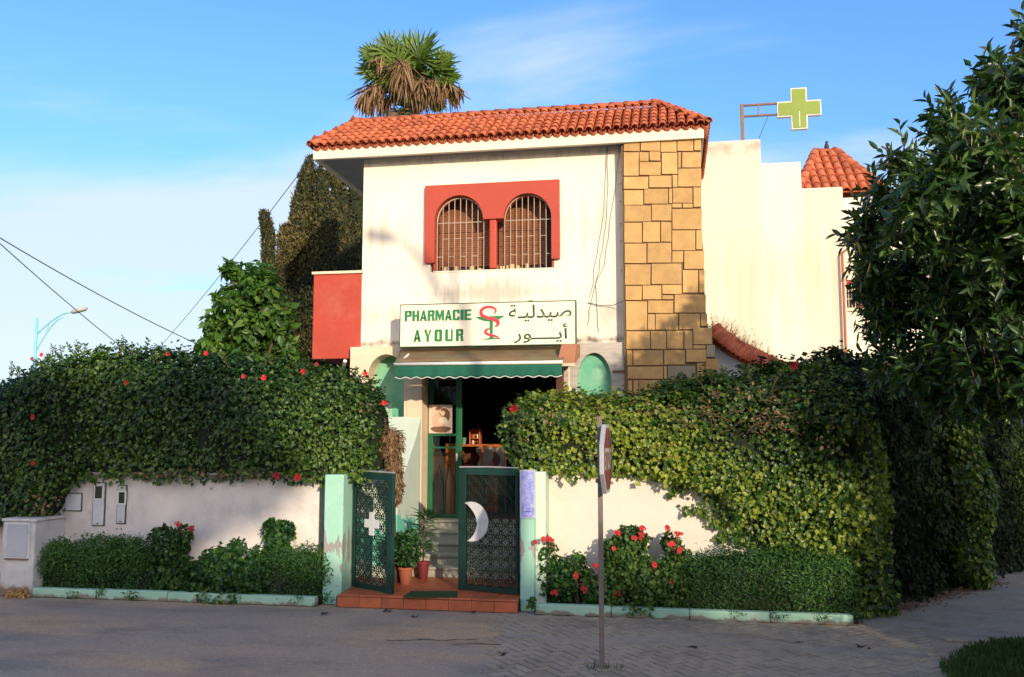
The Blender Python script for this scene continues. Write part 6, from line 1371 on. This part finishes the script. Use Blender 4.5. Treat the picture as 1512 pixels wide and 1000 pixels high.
# ================================================================== STREET LAMP AND WIRES
def lamp(base, H, armdir, reach, label, head=.55, rod=.05, rise=.75):
    t = thing('street_lamp', base, label, 'street lamp'); b = Vector(base); d = Vector((armdir[0], armdir[1], 0)).normalized()
    MB().tube([b, b+Vector((0, 0, H*.6)), b+Vector((0, 0, H))], [rod*1.4, rod*1.1, rod*.8], 10).build('pole', blue_l, t, smooth=True)
    e = b+Vector((0, 0, H-.55-(rise-.75))); P = [e+d*reach*s+Vector((0, 0, rise*math.sin(s*1.5))) for s in np.linspace(0, 1, 9)]; MB().tube(P, rod*.6, 8).build('arm', blue_l, t, smooth=True)
    e2 = b+Vector((0, 0, H-1.15-(rise-.75))); Q = [e2+d*reach*.75*s+Vector((0, 0, (rise+.42)*math.sin(s*1.45))) for s in np.linspace(0, 1, 9)]; MB().tube(Q, rod*.45, 8).build('brace', blue_l, t, smooth=True)
    MB().tube([P[3], Q[3]], rod*.3, 6).build('strut', blue_l, t)
    s = d.cross(Vector((0, 0, 1))); h0 = P[-1]; m = MB(); vs = []; prof_ = [(0, .05, .04), (.12, .11, .08), (.35, .15, .09), (.8, .14, .08), (1.0, .05, .03)]
    for (u, w_, z_) in prof_:
        c = h0+d*u*head+Vector((0, 0, .12*u)); 
        for k in range(8): a = 2*PI*k/8; vs.append(c+s*w_*math.cos(a)+Vector((0, 0, 1))*z_*math.sin(a))
    m.add(vs, [(i*8+j, i*8+(j+1) % 8, (i+1)*8+(j+1) % 8, (i+1)*8+j) for i in range(4) for j in range(8)]+[tuple(range(7, -1, -1)), tuple(range(32, 40))]).build('lamp_head', mat('lamp_grey', (.40, .39, .36), .5), t, smooth=True)
yl = 27.0; q = W(55, 470, yl); lamp((q.x, yl, 0), q.z, (1, .1), W(102, 465, yl).x-q.x, 'pale blue street lamp beyond the left hedge')
# the lamp across the street that throws its shadow on the facade
hit = W(560, 354, F0); LT = 15.0; hp = hit+SUN*LT; 
arm_r = .95; lamp((hp.x+arm_r+.25, hp.y, 0), hp.z-.2, (-1, 0), arm_r, 'blue street lamp across the street that shades the facade', .5, .055, 1.15)
def wirepts(a, b, sag, n=24): return [a.lerp(b, i/n)-Vector((0, 0, sag*4*(i/n)*(1-i/n))) for i in range(n+1)]
a = W(-60, 315, 15); b_ = W(300, 512, 24); tag(MB().tube(wirepts(a, b_, .12), .013, 5).build('overhead_wire', wire_m, None, a), 'upper overhead wire crossing the sky at the left edge', 'wire')
a = W(-60, 305, 14); b_ = W(210, 535, 26); tag(MB().tube(wirepts(a, b_, .1), .011, 5).build('overhead_wire', wire_m, None, a), 'lower overhead wire passing behind the far street lamp', 'wire')
a = W(215, 535, 26); b_ = W(459, 234, 13.1); tag(MB().tube(wirepts(a, b_, .12), .007, 5).build('overhead_wire', wire_m, None, a), 'thin wire running from the left eave corner down to the hedge', 'wire')

# ================================================================== ACROSS THE STREET (behind the viewer): the trees and wall that shade the foreground
def backtree(x, y, r, top, bot, n, label):
    t = thing('street_tree', (x, y, 0), label, 'tree'); zc = (top+bot)/2; E = [(x, y, zc, r, r*.7, (top-bot)/2), (x-r*.5, y+.3, zc-.3, r*.7, r*.6, (top-bot)*.4), (x+r*.5, y-.2, zc-.2, r*.75, r*.6, (top-bot)*.42)]
    foliage(E, n, .32, .6, bt_m, t, depth=.35, lump=.25, back=1, jit=.8); MB().tube([(x, y, 0), (x, y, bot), (x, y, zc)], [.25, .2, .1], 8).build('trunk', bark, t)
BACK = [(x+1.9, *q) for x, *q in [(-1.5, -14, 2.6, 10.7, 8.9, 2600), (1.8, -14.3, 2.4, 10.9, 8.7, 2600), (4.6, -14, 2.3, 10.9, 8.7, 2600), (-2.0, -15.5, 3.2, 9.6, 6.5, 900), (2.6, -15.3, 3.0, 9.5, 6.5, 900), (9.5, -14.5, 2.6, 8.9, 3.0, 2200), (13.0, -13.7, 2.4, 8.1, 3.0, 2200), (17.0, -14, 2.8, 8.3, 3.0, 2200)]]
names = ['broad tree behind the viewer, farthest along the row,', 'tall tree behind the viewer', 'tall round tree behind the viewer', 'thin leaved tree behind the viewer', 'second thin leaved tree behind the viewer', 'low tree behind the viewer by the wall', 'rounded tree behind the viewer', 'last tree behind the viewer at the corner']
for (x, y, r, tp, bt, n), nm in zip(BACK, names): backtree(x, y, r, tp, bt, n, nm+' across the street')
hw = thing('street_house', (8, -16, 0), 'long plain house across the street behind the viewer', 'house')
MB().box(-12, -20, 0, 15.6, -16.2, 8.9).build('wall', tower_white, hw, bevel=.02); MB().box(15.601, -20, 0, 32, -16.2, 8.2).build('wall', tower_white, hw, bevel=.02); MB().box(-12.2, -20.2, 8.9, 15.6, -16.1, 9.05).build('coping', cream, hw, bevel=.01)
